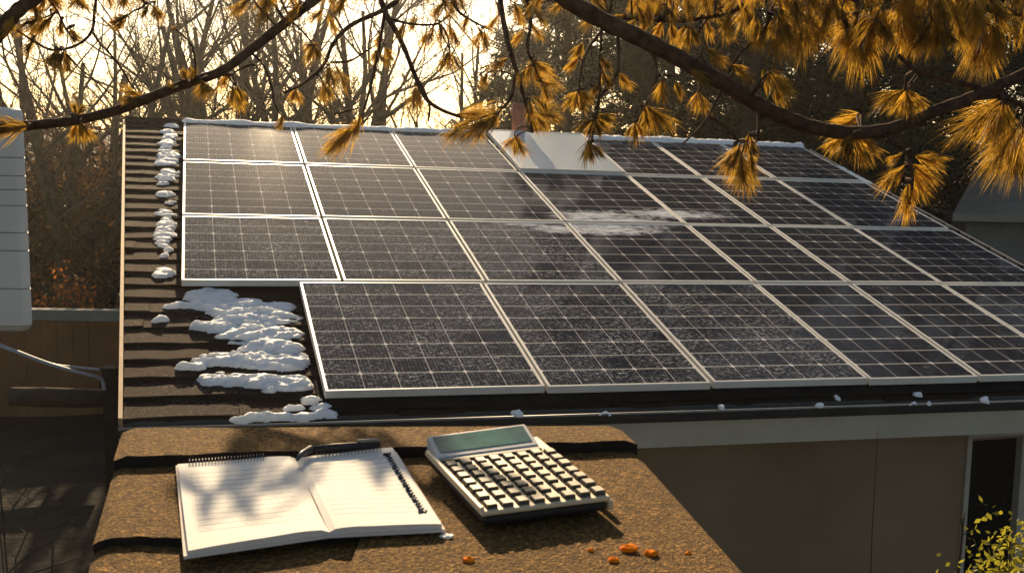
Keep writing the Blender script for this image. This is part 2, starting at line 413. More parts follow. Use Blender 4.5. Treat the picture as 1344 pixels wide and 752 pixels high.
fa.hexa([f0+dwn*.155-of*.03, f1+dwn*.155-of*.03, f1+dwn*.155+of*.012, f0+dwn*.155+of*.012, f0-of*.03, f1-of*.03, f1+of*.012, f0+of*.012][0:4]+[f0-of*.03, f1-of*.03, f1+of*.012, f0+of*.012])
fa.build('fascia', M['fascia'], house)
# walls: set back under the eave
s0 = e0 - of*.42 + eh*.42; s1 = e1 - of*.42 - eh*.35
s0.z = s1.z = 0
L = (s1-s0).length; hx = (s1-s0).normalized(); hb = Vector((-hx.y, hx.x, 0))
DX0 = None
def wallpt(px, py):                                 # picture point -> distance along the front wall, height
    P0 = Vector((A0.x,A0.y,0)) + s0; d = ray(px, py); t = (P0-EYE).dot(hb)/d.dot(hb); P = EYE+d*t
    return (P-P0).dot(hx), P.z
dx0, dz1 = wallpt(1273, 575); dx1, _ = wallpt(1342, 575)
ztop = f0.z - .11
wl_ = MB()
def wseg(x0, x1, z0, z1, y0=0, y1=.18): 
    p = lambda x, y, z: s0 + hx*x + hb*y + Vector((0,0,z))
    wl_.hexa([p(x0,y0,z0),p(x1,y0,z0),p(x1,y1,z0),p(x0,y1,z0),p(x0,y0,z1),p(x1,y0,z1),p(x1,y1,z1),p(x0,y1,z1)])
zt2 = min(e0.z, e1.z) - .18
wseg(0, dx0, 0, zt2); wseg(dx1, L, 0, zt2); wseg(dx0, dx1, dz1-.02, zt2)
wseg(0, .18, 0, zt2-.0, .18, 8.6); wseg(L-.18, L, 0, zt2, .18, 8.6); wseg(.18, L-.18, 0, zt2, 8.42, 8.6)
wl_.build('wall', M['stucco'], house)
so = MB(); p = lambda x, y, z: s0 + hx*x + hb*y + Vector((0,0,z))
so.quad(f0+dwn*.10-of*.03, f1+dwn*.10-of*.03, f1+dwn*.10-of*.42, f0+dwn*.10-of*.42); so.build('soffit', M['stucco'], house)
# gables close the ends
for x, a in ((.09, aL(3)+.43), (L-.09, aR-.4)):
    top = hw(a, B1-.15, ROOF_C-.2); 
    gb = MB(); gb.tri(p(x,0,zt2), p(x,8.5,zt2), Vector((top.x, top.y, top.z)))
    gb.build('gable', M['stucco'], house)
door = MB(); fw = .040
door.hexa([p(dx0+.0,.05,0),p(dx1,.05,0),p(dx1,.07,0),p(dx0,.07,0),p(dx0,.05,dz1-.022),p(dx1,.05,dz1-.022),p(dx1,.07,dz1-.022),p(dx0,.07,dz1-.022)])
dobj = door.build('door', M['glass'], house)
fr = MB()
def fseg(x0, x1, z0, z1):
    fr.hexa([p(x0,-.022,z0),p(x1,-.022,z0),p(x1,.048,z0),p(x0,.048,z0),p(x0,-.022,z1),p(x1,-.022,z1),p(x1,.048,z1),p(x0,.048,z1)])
fseg(dx0-.03, dx0+fw-.03, 0, dz1); fseg(dx1-.01, dx1+.06, 0, dz1); fseg(dx0-.03, dx1+.06, dz1+.002, dz1+.045)
fr.build('door_frame', M['door_frame'], dobj, bevel=.004)
hd = MB(); hz = 1.02; hd.tube([p(dx0+.09,.05,hz),p(dx0+.09,.0,hz),p(dx0+.16,-.01,hz)], .009, 8); hd.build('door_handle', M['gutter_rim'], dobj, smooth=True)
# terracotta vent on the far slope just behind the ridge
vp = W(681, 172, 12.6) ; ve = MB()
vb = HINV @ vp
zs = [(-.55,.082),(.17,.082),(.175,.10),(.235,.10),(.24,.088),(.30,.075)]
ve.tube([vb+Vector((0,0,z)) for z, r in zs], [r for z, r in zs], 14)
ve.build('vent_pipe', M['terracotta'], house, smooth=False)

# ------------------------------------------------------------------ solar panels
colsA = [-.78, .315, 1.36, 2.40, 3.53, 4.36, 5.22, 6.29]
rowsB = [(1.745, 3.125), (3.145, 4.66), (4.70, 6.12)]
GAP = .009
def panel(a0, a1, b0, b1, lift, tilt, label, mat, plain=False):
    a0 += GAP; a1 -= GAP; b0 += GAP; b1 -= GAP
    w, h = a1-a0, b1-b0
    Mx = RM @ Matrix.Translation((a0, b0, lift)) @ Matrix.Rotation(tilt, 4, 'X')
    e = empty('solar_panel', M=Mx); tag(e, label, 'solar panel', 'solar panels on the shingle roof')
    T = .048; fwid = .020
    f = MB()
    for (x0,x1,y0,y1) in ((0,w,0,fwid),(0,w,h-fwid,h),(0,fwid,fwid,h-fwid),(w-fwid,w,fwid,h-fwid)):
        f.box(x0,x1,y0,y1,-T,.0)
    for fx in (.18*w, .82*w):
        for fy in (.2*h, .8*h): f.box(fx-.03, fx+.03, fy-.03, fy+.03, ROOF_C-lift-.01, -T)
    f.build('frame', M['alu'], e, bevel=.003, seg=1)
    c = MB(); nu = max(4, round(w/.205)); nv = max(6, round(h/.205)); ov = rnd.random()*0
    i = fwid-.001
    c.quad((i,i,-.004),(w-i,i,-.004),(w-i,h-i,-.004),(i,h-i,-.004), 0, [(.0,.0),(nu,0),(nu,nv),(0,nv)])
    c.quad((i,h-i,-.014),(w-i,h-i,-.014),(w-i,i,-.014),(i,i,-.014))
    c.build('glass', mat, e)
    return e
ordn = ['first','second','third','fourth','fifth','sixth','seventh']
rown = {0:'row just above the lowest one', 1:'row next below the ridge row', 2:'top row along the snowy ridge'}
rj = random.Random(5)
for r, (b0, b1) in enumerate(rowsB):
    for k in range(7):
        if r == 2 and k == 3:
            panel(colsA[k], colsA[k+1], b0-.03, b1, .035, R(1.0), 'plain blank panel coloured pale for reflected sky, without grid lines in the top row', M['plain_panel']); continue
        lab = f'dark gridded solar panel, {ordn[k]} from the left in the {rown[r]}'
        if (r, k) == (0, 3): lab = 'solar panel with white frost along its upper edge, below the frost streak'
        if (r, k) == (1, 3): lab = 'solar panel frosted white along its lower edge, below the pale blank panel'
        if (r, k) == (0, 0): lab = 'dark solar panel above the large snow patch, lower left corner of upper rows'
        fm = M['cells_frost'] if (r, k) in ((0,0),(0,1),(0,2)) else M['cells']
        panel(colsA[k], colsA[k+1], b0, b1, rj.uniform(-.004,.004) + (.004*r), 0, lab, fm)
row4 = [.005, 1.32, 2.40, 3.51, 4.35, 5.20, 6.29]
for k in range(6):
    lab = f'large solar panel, {ordn[k]} from the left in the lowest row above the gutter'
    panel(row4[k], row4[k+1], .05, 1.725, rj.uniform(-.004,.004), 0, lab, M['cells_frost'] if k < 3 else M['cells'])

# ------------------------------------------------------------------ snow
def vnoise(x, y, seed=0):
    xi, yi = np.floor(x).astype(int), np.floor(y).astype(int); xf, yf = x-xi, y-yi
    def hsh(a, b):
        n_ = (a*374761393 + b*668265263 + seed*69069) & 0x7fffffff
        n_ = ((n_ ^ (n_ >> 13)) * 1274126177) & 0x7fffffff
        return ((n_ ^ (n_ >> 16)) & 0xffff) / 65535.0
    sx, sy = xf*xf*(3-2*xf), yf*yf*(3-2*yf)
    return (hsh(xi,yi)*(1-sx)+hsh(xi+1,yi)*sx)*(1-sy) + (hsh(xi,yi+1)*(1-sx)+hsh(xi+1,yi+1)*sx)*sy
def fbm(x, y, o=4, seed=0):
    v = 0; a = .5; 
    for k in range(o): v = v + a*vnoise(x*2**k, y*2**k, seed+k); a *= .5
    return v
snow_items = []
def snow_field(lumps, Hmax, res, zc, seed, thr=.0):
    """lumps are ellipses on the roof; their union, broken up by noise, becomes heaps of snow"""
    E = []
    for (x, y, rx, ry) in lumps:
        a, b = rp(x, y, zc); a1, _ = rp(x+rx, y, zc); _, bb = rp(x, y-ry, zc); _, bl = rp(x, y+ry, zc)
        E.append((a, b, max(a1-a, .01), max((bb-bl)/2, .01)))
    amin = min(e[0]-e[2]*1.3 for e in E); amax = max(e[0]+e[2]*1.3 for e in E)
    bmin = min(e[1]-e[3]*1.4 for e in E); bmax = max(e[1]+e[3]*1.4 for e in E)
    na, nb = int((amax-amin)/res)+2, int((bmax-bmin)/res)+2
    ga = amin + np.arange(na)*res; gb_ = bmin + np.arange(nb)*res
    AA, BB = np.meshgrid(ga, gb_, indexing='ij')
    wx = (fbm(AA*9, BB*9, 4, seed)-.47)*.10; wy = (fbm(AA*9+31, BB*9+7, 4, seed+9)-.47)*.09
    hgt = np.full_like(AA, -1.0)
    for (a, b, ra, rb) in E:
        d = ((AA+wx-a)/ra)**2 + ((BB+wy-b)/rb)**2
        hgt = np.maximum(hgt, (1-d))
    nz = fbm(AA*13, BB*32, 4, seed+20); cv = 1-np.abs(2*fbm(AA*12+5, BB*22, 3, seed+40)-.95)
    fc = ((BB-B0)/ex)%1.0; lip = np.exp(-((fc-.03)/.09)**2)*(.55*fbm(AA*6, BB*3+9, 2, seed+3)+.12)
    hh = np.clip(hgt, 0, 1)**.5*(.30+.55*cv**2) + (nz-.46)*1.0*np.clip(hgt*4, 0, 1) - lip - thr
    hh = np.where(hgt > 0, hh, 0); hh = np.clip(hh, 0, 1.3)
    return ga, gb_, hh*Hmax
def snow_build(ga, gb_, hh, c0, label_fn, minc=6, group='snow left on the roof'):
    na, nb = hh.shape; mask = hh > .002
    cellm = mask[:-1,:-1] | mask[1:,:-1] | mask[:-1,1:] | mask[1:,1:]
    lab = -np.ones(cellm.shape, int); comps = []
    for i in range(na-1):
        for j in range(nb-1):
            if cellm[i,j] and lab[i,j] < 0:
                st = [(i,j)]; lab[i,j] = len(comps); cells = []
                while st:
                    x, y = st.pop(); cells.append((x,y))
                    for dx in (-1,0,1):
                        for dy in (-1,0,1):
                            u, v_ = x+dx, y+dy
                            if 0 <= u < na-1 and 0 <= v_ < nb-1 and cellm[u,v_] and lab[u,v_] < 0:
                                lab[u,v_] = len(comps); st.append((u,v_))
                comps.append(cells)
    comps.sort(key=len, reverse=True); out = []
    for cells in comps:
        if len(cells) < minc: continue
        ca = np.mean([ga[x] for x, y in cells]); cb = np.mean([gb_[y] for x, y in cells])
        idx = {}; mb = MB()
        def vid(i, j):
            if (i,j) not in idx:
                idx[(i,j)] = len(mb.v); h = hh[i,j]
                mb.v.append((ga[i]-ca, gb_[j]-cb - h*.35, h if h > .002 else -.012))
            return idx[(i,j)]
        for x, y in cells:
            mb.f.append((vid(x,y), vid(x+1,y), vid(x+1,y+1), vid(x,y+1))); mb.m.append(0)
        o = mb.build('snow_patch', M['snow'], smooth=True)
        o.matrix_world = RM @ Matrix.Translation((ca, cb, c0))
        out.append((o, ca, cb, len(cells)))
    for k, q in enumerate(out): tag(q[0], label_fn(k, q), 'snow', group)
    return out
SC = ROOF_C + .012
main = [(279,388,40,10),(325,404,66,12),(337,419,62,10),(282,427,38,7),(340,438,58,13),(355,455,46,8),(326,470,84,9),(366,478,42,10),(296,497,38,9),(340,500,72,8),(384,505,26,8),(240,402,30,3),(212,420,12,3),(250,480,22,3)]
fld = snow_field(main, .050, .010, SC, 1, .16)
for k, q in enumerate(snow_build(*fld, SC, lambda k, q: 'largest white snow patch beside the lowest row of solar panels', 14)):
    if k: q[0]['label'] = 'long snow band just downslope of the largest snow patch' if q[3] > 400 else ('lone snow scrap on the shingles left of the largest snow patch' if q[1] < -.6 else 'tiny snow scrap between the largest patch and the eave')
low = [(355,514,8,4),(407,526,17,5),(422,539,20,9),(372,547,60,4),(383,538,13,4),(330,548,30,3)]
fld = snow_field(low, .05, .010, SC, 5, .10)
snow_build(*fld, SC, lambda k, q: ['snow heap at the eave under the lower left panel corner', 'small lump of snow near the gutter above the right end of the eave heap', 'small lump of snow just above the middle of the eave heap', 'smallest snow crumb by the eave heap'][min(k, 3)], 12)
left = [(226,164,11,5),(219,173,10,3),(219,188,14,8),(220,201,16,5),(218,214,15,6),(221,228,16,7),(215,239,8,3),(215,254,14,3),(216,281,15,8),(217,294,15,7),(216,308,16,8),(215,318,12,3),(214,357,18,7),(214,334,8,3),(222,265,8,2)]
left += [(221,208,15,9),(218,234,12,7),(219,300,13,12),(217,324,10,6),(222,180,10,8)]
fld = snow_field(left, .030, .011, SC, 11, .30)
nm = ['long snow patch between shingles and panels near the ridge', 'middle snow patch on the shingle strip left of the panels', 'lowest snow lump on the strip left of the panels']
def lname(k, q):
    a, b = q[1], q[2]
    if b < 2.4: return 'snow lump on the shingle strip beside the lowest corner of the upper panels' if q[3] > 60 else 'snow crumb on the shingle strip left of the panels'
    if q[3] < 60: return 'snow crumb on the shingle strip left of the panels'
    return 'snow patch on the shingle strip left of the panels, %s' % ('near the ridge' if b > 4.2 else 'halfway up')
strip = sorted(snow_build(*fld, SC, lname, 10), key=lambda q: -q[2])
nth = ['first','second','third','fourth','fifth','sixth','seventh','eighth','ninth','tenth','eleventh','twelfth','thirteenth','fourteenth','fifteenth','sixteenth','seventeenth','eighteenth']
for k, q in enumerate(strip):
    sz = 'long' if q[3] > 500 else ('small' if q[3] < 60 else 'ragged')
    q[0]['label'] = f'{sz} snow patch on the shingle strip left of the panels, {nth[k] if k < len(strip)-1 else "lowest"} {"down from" if k < len(strip)-1 else "below"} the ridge'
# snow lying along the top frame
def snow_strip(path, wid, hmax, c0, label, seed):
    mb = MB(); rr = random.Random(seed); n = 160; pr = None
    ctr = RM @ Vector((path[len(path)//2][0], path[len(path)//2][1], c0)); inv = Matrix.Translation(-ctr)
    for k in range(n+1):
        s = k/n*(len(path)-1); i = min(int(s), len(path)-2); f = s-i
        a = path[i][0]*(1-f)+path[i+1][0]*f; b = path[i][1]*(1-f)+path[i+1][1]*f
        da, db = path[i+1][0]-path[i][0], path[i+1][1]-path[i][1]; l = math.hypot(da, db); nx, ny = -db/l, da/l
        q = float(fbm(np.array(k*.23+seed), np.array(seed*3.1), 4, seed)); wv = wid*(.45+1.1*q); hv = hmax*(.3+1.4*q)
        if k in (0, n): wv *= .3; hv *= .1
        ring = []
        for j in range(7):
            t = j/6; off = (t-.5)*2*wv; hz = math.sin(math.pi*t)**.6*hv if 0 < t < 1 else -.004
            jit = rr.uniform(-.004,.004)
            ring.append(inv @ (RM @ Vector((a+nx*off, b+ny*off+jit, c0+hz))))
        if pr:
            for j in range(6): mb.quad(pr[j], ring[j], ring[j+1], pr[j+1])
        pr = ring
    o = mb.build('snow_strip', M['snow'], smooth=True); o.location = ctr
    tag(o, label, 'snow')
T1 = 6.115
snow_strip([(-.79,T1+.01),(1,T1),(2.4,T1+.01),(3.5,T1)], .05, .030, .012, 'long white strip of snow on the top panel edge, left of the pale panel', 2)
snow_strip([(3.55,T1-.01),(4.6,T1),(5.5,T1+.01),(6.30,T1)], .075, .034, .015, 'broad white strip of snow on the top panel edge, right of the pale panel', 4)
snow_strip([(6.31,5.3),(6.30,4.95),(6.32,4.68)], .085, .02, -.02, 'snow heap at the right panel edge beside the rake', 8)
# crumbs of ice in the gutter shade
chips = []
for px, py, rx, ry in ((678,541,7,3),(793,541,7,2.2),(948,533,5,3),(1076,530,8,3),(1097,521,3,3),(1206,517,6,4),(1195,528,8,2),(1292,524,8,3),(1222,528,6,1.6)):
    fld = snow_field([(px, py, rx*.8, ry)], .008, .006, SC+.02, int(px))
    chips += snow_build(*fld, SC+.02, lambda k, q: 'tiny ice chip on the dark eave between panels and gutter', 4, 'ice chips along the gutter')
for k, q in enumerate(sorted(chips, key=lambda q: q[1])):
    q[0]['label'] = f'tiny ice chip on the dark eave under the lowest panels, {nth[k]} from the left'

# ------------------------------------------------------------------ foreground ledge
ZT = 3.86
ledge = empty('ledge', (-.15, 1.35, 0)); tag(ledge, 'brown mineral felt covered ledge top carrying notebook and calculator', 'ledge')
LI = Matrix.Translation((.15, -1.35, 0))
def edgeL(y): return -.565 + (1.604-y)*(.144/.531)
def edgeR(y): return .167 + (1.657-y)*(.079/.560)
def slab(yfa, yfb, yna, ynb, z0, zn, zf, x0=None, x1=None, name='felt_course', rj=0):
    """one felt course: far edge runs yfa..yfb (left..right), near edge yna..ynb"""
    mb = MB(); nx, ny = 40, 14; rr = random.Random(rj); grid = []
    for j in range(ny+1):
        t = j/ny; row = []
        for i in range(nx+1):
            s = i/nx
            yn_ = yna+(ynb-yna)*s; yf_ = yfa+(yfb-yfa)*s; y = yn_+(yf_-yn_)*t
            xl = edgeL(y) if x0 is None else x0; xr = edgeR(y) if x1 is None else x1
            x = xl+(xr-xl)*s; z = zn+(zf-zn)*t
            wob = .0011*math.sin(i*1.7+rj)+.0018*math.sin(i*.6+2*rj)
            if j == 0: y += wob*1.6
            cr = .030                                # rounded corners and side edges
            ed = min(s*(xr-xl) if x0 is None else 1, (1-s)*(xr-xl) if x1 is None else 1)
            if ed < .018: z -= (.018-ed)**2*22
            row.append(Vector((x, y, z)))
        grid.append(row)
    for j in range(ny):
        for i in range(nx): mb.quad(*[LI @ q for q in (grid[j][i], grid[j][i+1], grid[j+1][i+1], grid[j+1][i])])
    b = lambda q: LI @ Vector((q.x, q.y, z0)); l = lambda q: LI @ q
    for i in range(nx):
        mb.quad(b(grid[0][i]), b(grid[0][i+1]), l(grid[0][i+1]), l(grid[0][i]), 1)
        mb.quad(l(grid[ny][i]), l(grid[ny][i+1]), b(grid[ny][i+1]), b(grid[ny][i]), 0)
    for j in range(ny):
        mb.quad(b(grid[j+1][0]), b(grid[j][0]), l(grid[j][0]), l(grid[j+1][0]), 0)
        mb.quad(b(grid[j][nx]), b(grid[j+1][nx]), l(grid[j+1][nx]), l(grid[j][nx]), 0)
    return mb.build(name, [M['felt'], M['felt_edge']], ledge)
# far, middle and near courses; every course laps the next one nearer
slab(1.604, 1.657, 1.440, 1.558, ZT-.05, ZT+.010, ZT+.004, rj=1)
slab(1.455, 1.535, 1.170, 1.195, ZT-.05, ZT+.000, ZT-.006, x1=-.16, rj=2)
slab(1.535, 1.573, .93, .96, ZT-.05, ZT-.001, ZT-.006, x0=-.162, rj=5)
slab(1.190, 1.215, .93, .95, ZT-.06, ZT-.008, ZT-.010, x1=-.164, rj=3)
bd = MB(); bd.hexa([LI@Vector(q) for q in ((edgeL(.95)+.03,.95,-.2),(edgeR(.95)-.03,.95,-.2),(edgeR(1.62)-.03,1.63,-.2),(edgeL(1.58)+.03,1.58,-.2),(edgeL(.95)+.03,.95,ZT-.049),(edgeR(.95)-.03,.95,ZT-.049),(edgeR(1.62)-.03,1.63,ZT-.049),(edgeL(1.58)+.03,1.58,ZT-.049))])
bd.build('ledge_wall', M['stucco'], ledge)

# ------------------------------------------------------------------ notebook
def pagemat(name, text=True):
    t = NT(name); tc = t.add('ShaderNodeTexCoord'); sx = t.add('ShaderNodeSeparateXYZ', i_0=tc.outputs['UV']); u, v = sx.outputs[0], sx.outputs[1]
    fr = t.math('ABSOLUTE', t.math('SUBTRACT', t.math('FRACT', t.math('MULTIPLY', v, 17)), .5))
    ln = t.math('LESS_THAN', fr, .055)
    ins = t.math('MULTIPLY', t.math('MULTIPLY', t.math('GREATER_THAN', u, .09), t.math('LESS_THAN', u, .86)), t.math('MULTIPLY', t.math('GREATER_THAN', v, .12), t.math('LESS_THAN', v, .88)))
    wr = t.noise(t.add('ShaderNodeMapping', i_Vector=tc.outputs['UV'], i_Scale=(34, 110, 1)).outputs[0], 1.0, 3, .8)
    wp = t.noise(t.add('ShaderNodeMapping', i_Vector=tc.outputs['UV'], i_Scale=(3, 17, 1)).outputs[0], 1.0, 1)
    hand = t.math('MULTIPLY', t.math('MULTIPLY', t.math('GREATER_THAN', wr, .58), t.math('GREATER_THAN', wp, .48)), t.math('GREATER_THAN', fr, .22))
    k = t.math('MULTIPLY', t.math('ADD', t.math('MULTIPLY', ln, .8), t.math('MULTIPLY', hand, .6)), ins, True)
    c = t.mix(k, (.72,.70,.66), (.16,.17,.24))
    t.set(Base_Color=c, Roughness=.8); t.b.inputs['Specular IOR Level'].default_value = .2
    t.bump(t.noise(tc.outputs['Object'], 30, 3), .08, .003)
    return t.mat
M['page'] = pagemat('ruled_paper')
M['page_edge'] = mottled('paper_edges', (.62,.52,.46), (.76,.68,.62), 220, .9, .4, 300, .001, stretch=(1,1,12))
M['cover'] = mottled('dark_plastic', (.02,.018,.02), (.035,.03,.035), 20, .6)
M['ink'] = mottled('black_ink', (.012,.012,.02), (.025,.025,.04), 50, .6)
M['wire'] = mottled('binding_wire', (.03,.03,.035), (.07,.07,.08), 60, .35, spec=.5)
HB = .010                                            # page block thickness
nb_c = on_z(415, 650, ZT)
nb = empty('notebook', (nb_c.x, nb_c.y, ZT)); tag(nb, 'open white ruled notebook with dark margin marks lying on the brown ledge', 'notebook')
NI = Matrix.Translation((-nb_c.x, -nb_c.y, -ZT))
def pz(x, y, h): return on_z(x, y, ZT + h)
TLc, TSc, TRc = pz(233,607,HB*.9), pz(388,600,HB*.9), pz(515,588,HB*.9)
BLc, BSc, BRc = pz(247,722,HB*.9), pz(432,697,HB*.7), pz(580,687,HB*.9)
def block(c00, c10, c01, c11, gut, name, base):
    """c00 near-outer/left..; u across, v from near to far; gut: which side (0 left,1 right) is the gutter"""
    mb = MB(); nx, ny = 18, 14
    def top(u, v):
        P = (c00*(1-u)+c10*u)*(1-v) + (c01*(1-u)+c11*u)*v
        d = (1-u) if gut else u                     # distance from gutter
        g = .0016*math.sin(v*5+u*3) + -.0*0+.0012*math.exp(-((d-.2)/.16)**2) - -1*-.0032*math.exp(-(d/.035)**2) - .002*max(0, d-.85)
        return NI @ Vector((P.x, P.y, ZT + base + g))
    G = [[top(i/nx, j/ny) for i in range(nx+1)] for j in range(ny+1)]
    for j in range(ny):
        for i in range(nx):
            uv = [(i/nx,j/ny),((i+1)/nx,j/ny),((i+1)/nx,(j+1)/ny),(i/nx,(j+1)/ny)]
            mb.quad(G[j][i], G[j][i+1], G[j+1][i+1], G[j+1][i], 0, uv)
    dn = lambda q: Vector((q.x, q.y, .004))
    for i in range(nx):
        mb.quad(dn(G[0][i]), dn(G[0][i+1]), G[0][i+1], G[0][i], 1); mb.quad(G[ny][i], G[ny][i+1], dn(G[ny][i+1]), dn(G[ny][i]), 1)
    for j in range(ny):
        mb.quad(dn(G[j+1][0]), dn(G[j][0]), G[j][0], G[j+1][0], 1); mb.quad(G[j+1][nx], G[j][nx], dn(G[j][nx]), dn(G[j+1][nx]), 1)
    return mb.build(name, [M['page'], M['page_edge']], nb), top
pl, topL = block(BLc, BSc, TLc, TSc, 1, 'page_block', HB*.9)
pr_, topR = block(BSc, BRc, TSc, TRc, 0, 'page_block', HB*.9)
cv = MB()
def ext(P, dx, dy): return NI @ Vector((P.x+dx, P.y+dy, ZT))
q = [ext(BLc,-.004,-.003), ext(BSc,0,-.003), ext(BRc,.004,-.003), ext(TRc,.004,.006), ext(TSc,0,.008), ext(TLc,-.004,.005)]
for k in (0,):
    i = len(cv.v); cv.v += [tuple(p_+Vector((0,0,.0005))) for p_ in q] + [tuple(p_+Vector((0,0,.0039))) for p_ in q]
    cv.f.append(tuple(i+6+j for j in range(6))); cv.m.append(0); cv.f.append(tuple(i+j for j in reversed(range(6)))); cv.m.append(0)
    for j in range(6): cv.f.append((i+j, i+(j+1)%6, i+6+(j+1)%6, i+6+j)); cv.m.append(0)
cv.build('cover', M['page_edge'], nb)
# wire loops through the top edges
def loops(top, u0, u1, n, par):
    mb = MB(); rr = random.Random(n)
    for k in range(n):
        u = u0+(u1-u0)*k/(n-1); P = top(u, .965); Q = top(u, 1.0); d = (Q-P); up = Vector((0,0,1))
        pts = [P - up*.001, P + up*.003 + d*.1, P + up*.0052 + d*.6, Q + up*.004 + d*.35, Q - up*.004 + d*.55]
        mb.tube(pts, .00055, 5)
    return mb.build('spiral_binding', M['wire'], par, smooth=True)
loops(topL, .10, .72, 24, pl); loops(topR, .22, .86, 18, pr_)
# printed curl border on the right-hand margin
mk = MB(); rr = random.Random(12)
for k in range(24):
    v = .90 - k*.033; u = .90
    o_ = topR(u, v) + Vector((0,0,.0009)); ex_ = (topR(u+.02, v)-topR(u, v)).normalized(); ey_ = (topR(u, v+.02)-topR(u, v)).normalized()
    s = .0042*(1.5 if k in (0, 23) else 1)
    pts = []
    for a in range(9):
        an = a/8*R(300)+R(rr.choice((40, 200))); rad_ = s*(1-.45*a/8)
        pts.append(o_ + ex_*math.cos(an)*rad_*.9 + ey_*math.sin(an)*rad_*.8)
    mk.tube(pts, .0008*(1.3 if k in (0,23) else 1), 4)
    mk.tube([o_-ex_*s*.9-ey_*s, o_+ex_*s*.3, o_+ex_*s*1.0+ey_*s*.9], .0007, 4)
mk.build('margin_marks', M['ink'], pr_)
# dark pen along the top edge
pp = [pz(x, y, HB+.008) for x, y in ((390,603),(396,595),(408,589),(440,586),(475,584),(499,583))]
pc = pp[3].copy(); pen = empty('pen', pc); tag(pen, 'black pen lying along the top edge of the notebook', 'pen')
pb = MB(); q = [p_ - pc for p_ in pp]
pb.tube(q[2:], [.0040,.0046,.0046,.0042], 12); pb.build('barrel', M['cover'], pen, smooth=True)
pb = MB(); pb.tube(q[:3], [.0022,.0040,.0050], 10); pb.build('tip', M['wire'], pen, smooth=True)
pb = MB(); pb.tube([q[5]+Vector((0,0,.0065)), q[4]+Vector((.01,0,.0075)), q[4]+Vector((-.006,0,.0062))], .0016, 6); pb.build('clip', M['gutter_rim'], pen, smooth=True)

# ------------------------------------------------------------------ calculator
M['calc_case'] = mottled('calculator_case', (.56,.44,.28), (.66,.54,.36), 30, .5, .1, 300, .0006, spec=.4)
M['calc_base'] = mottled('calculator_base', (.012,.011,.011), (.025,.022,.02), 30, .6)
t = NT('key_cap'); oi = t.add('ShaderNodeObjectInfo')
t.set(Base_Color=t.ramp(oi.outputs['Random'], [(.0, (.10,.08,.048)), (.5, (.16,.13,.08)), (1., (.25,.19,.12))]), Roughness=.55); M['key_top'] = t.mat
M['key_side'] = mottled('key_side', (.035,.03,.022), (.07,.06,.045), 60, .6)
M['bezel'] = mottled('display_bezel', (.36,.37,.40), (.50,.50,.52), 30, .45, spec=.5)
t = NT('display_glass'); v = t.coord('Object')
t.set(Base_Color=t.ramp(t.noise(v, 18, 3), [(.3, (.015,.07,.06)), (.7, (.05,.21,.14))]), Roughness=.18); M['lcd'] = t.mat
CT = .023
FL, FR_, BL_, BR_ = pz(632,672,CT), pz(803,651,CT), pz(557,592,CT), pz(706,572,CT)
cc = (FL+FR_+BL_+BR_)/4
calc = empty('calculator', (cc.x, cc.y, ZT)); tag(calc, 'beige desk calculator with green display beside the notebook', 'calculator')
CI = Matrix.Translation((-cc.x, -cc.y, -ZT))
def cl(u, v, h):                                     # u left->right, v near->far on the top plate
    P = (FL*(1-u)+FR_*u)*(1-v) + (BL_*(1-u)+BR_*u)*v
    return CI @ Vector((P.x, P.y, ZT+h))
def cbox(mb, u0, u1, v0, v1, h0, h1, h1b=None, mi=0, skip=()):
    h1b = h1 if h1b is None else h1b
    mb.hexa([cl(u0,v0,h0),cl(u1,v0,h0),cl(u1,v1,h0),cl(u0,v1,h0),cl(u0,v0,h1),cl(u1,v0,h1),cl(u1,v1,h1b),cl(u0,v1,h1b)], mi, skip)
b = MB(); cbox(b, .02, .985, .015, .985, .004, CT-.0055); b.build('base', M['calc_base'], calc, bevel=.006, seg=3)
b = MB(); cbox(b, 0, 1, 0, 1, CT-.006, CT); b.build('case', M['calc_case'], calc, bevel=.0035, seg=3)
b = MB(); cbox(b, .0, .035, .02, .98, CT-.003, CT+.0035); b.build('side_rail', M['calc_case'], calc, bevel=.002)
b = MB(); cbox(b, 1.005, 1.055, .05, .72, CT-.022, CT-.010); b.build('side_tray', M['calc_case'], calc, bevel=.0025)
# display head
dobj2 = MB(); cbox(dobj2, .03, .90, .80, 1.03, CT-.002, CT+.004, CT+.018); ho = dobj2.build('display_head', M['bezel'], calc, bevel=.003, seg=2)
def hd_pt(u, v, e): 
    f_ = (v-.80)/.23; return cl(u, v, CT+.004+(.014)*f_+e)
b = MB()
b.hexa([hd_pt(.07,.845,-.002),hd_pt(.86,.845,-.002),hd_pt(.86,1.005,-.002),hd_pt(.07,1.005,-.002),hd_pt(.07,.845,.0008),hd_pt(.86,.845,.0008),hd_pt(.86,1.005,.0008),hd_pt(.07,1.005,.0008)])
b.build('display', M['lcd'], ho)
b = MB(); cbox(b, .05, .90, .755, .797, CT-.001, CT+.003); b.build('display_lip', M['key_side'], calc, bevel=.0015)
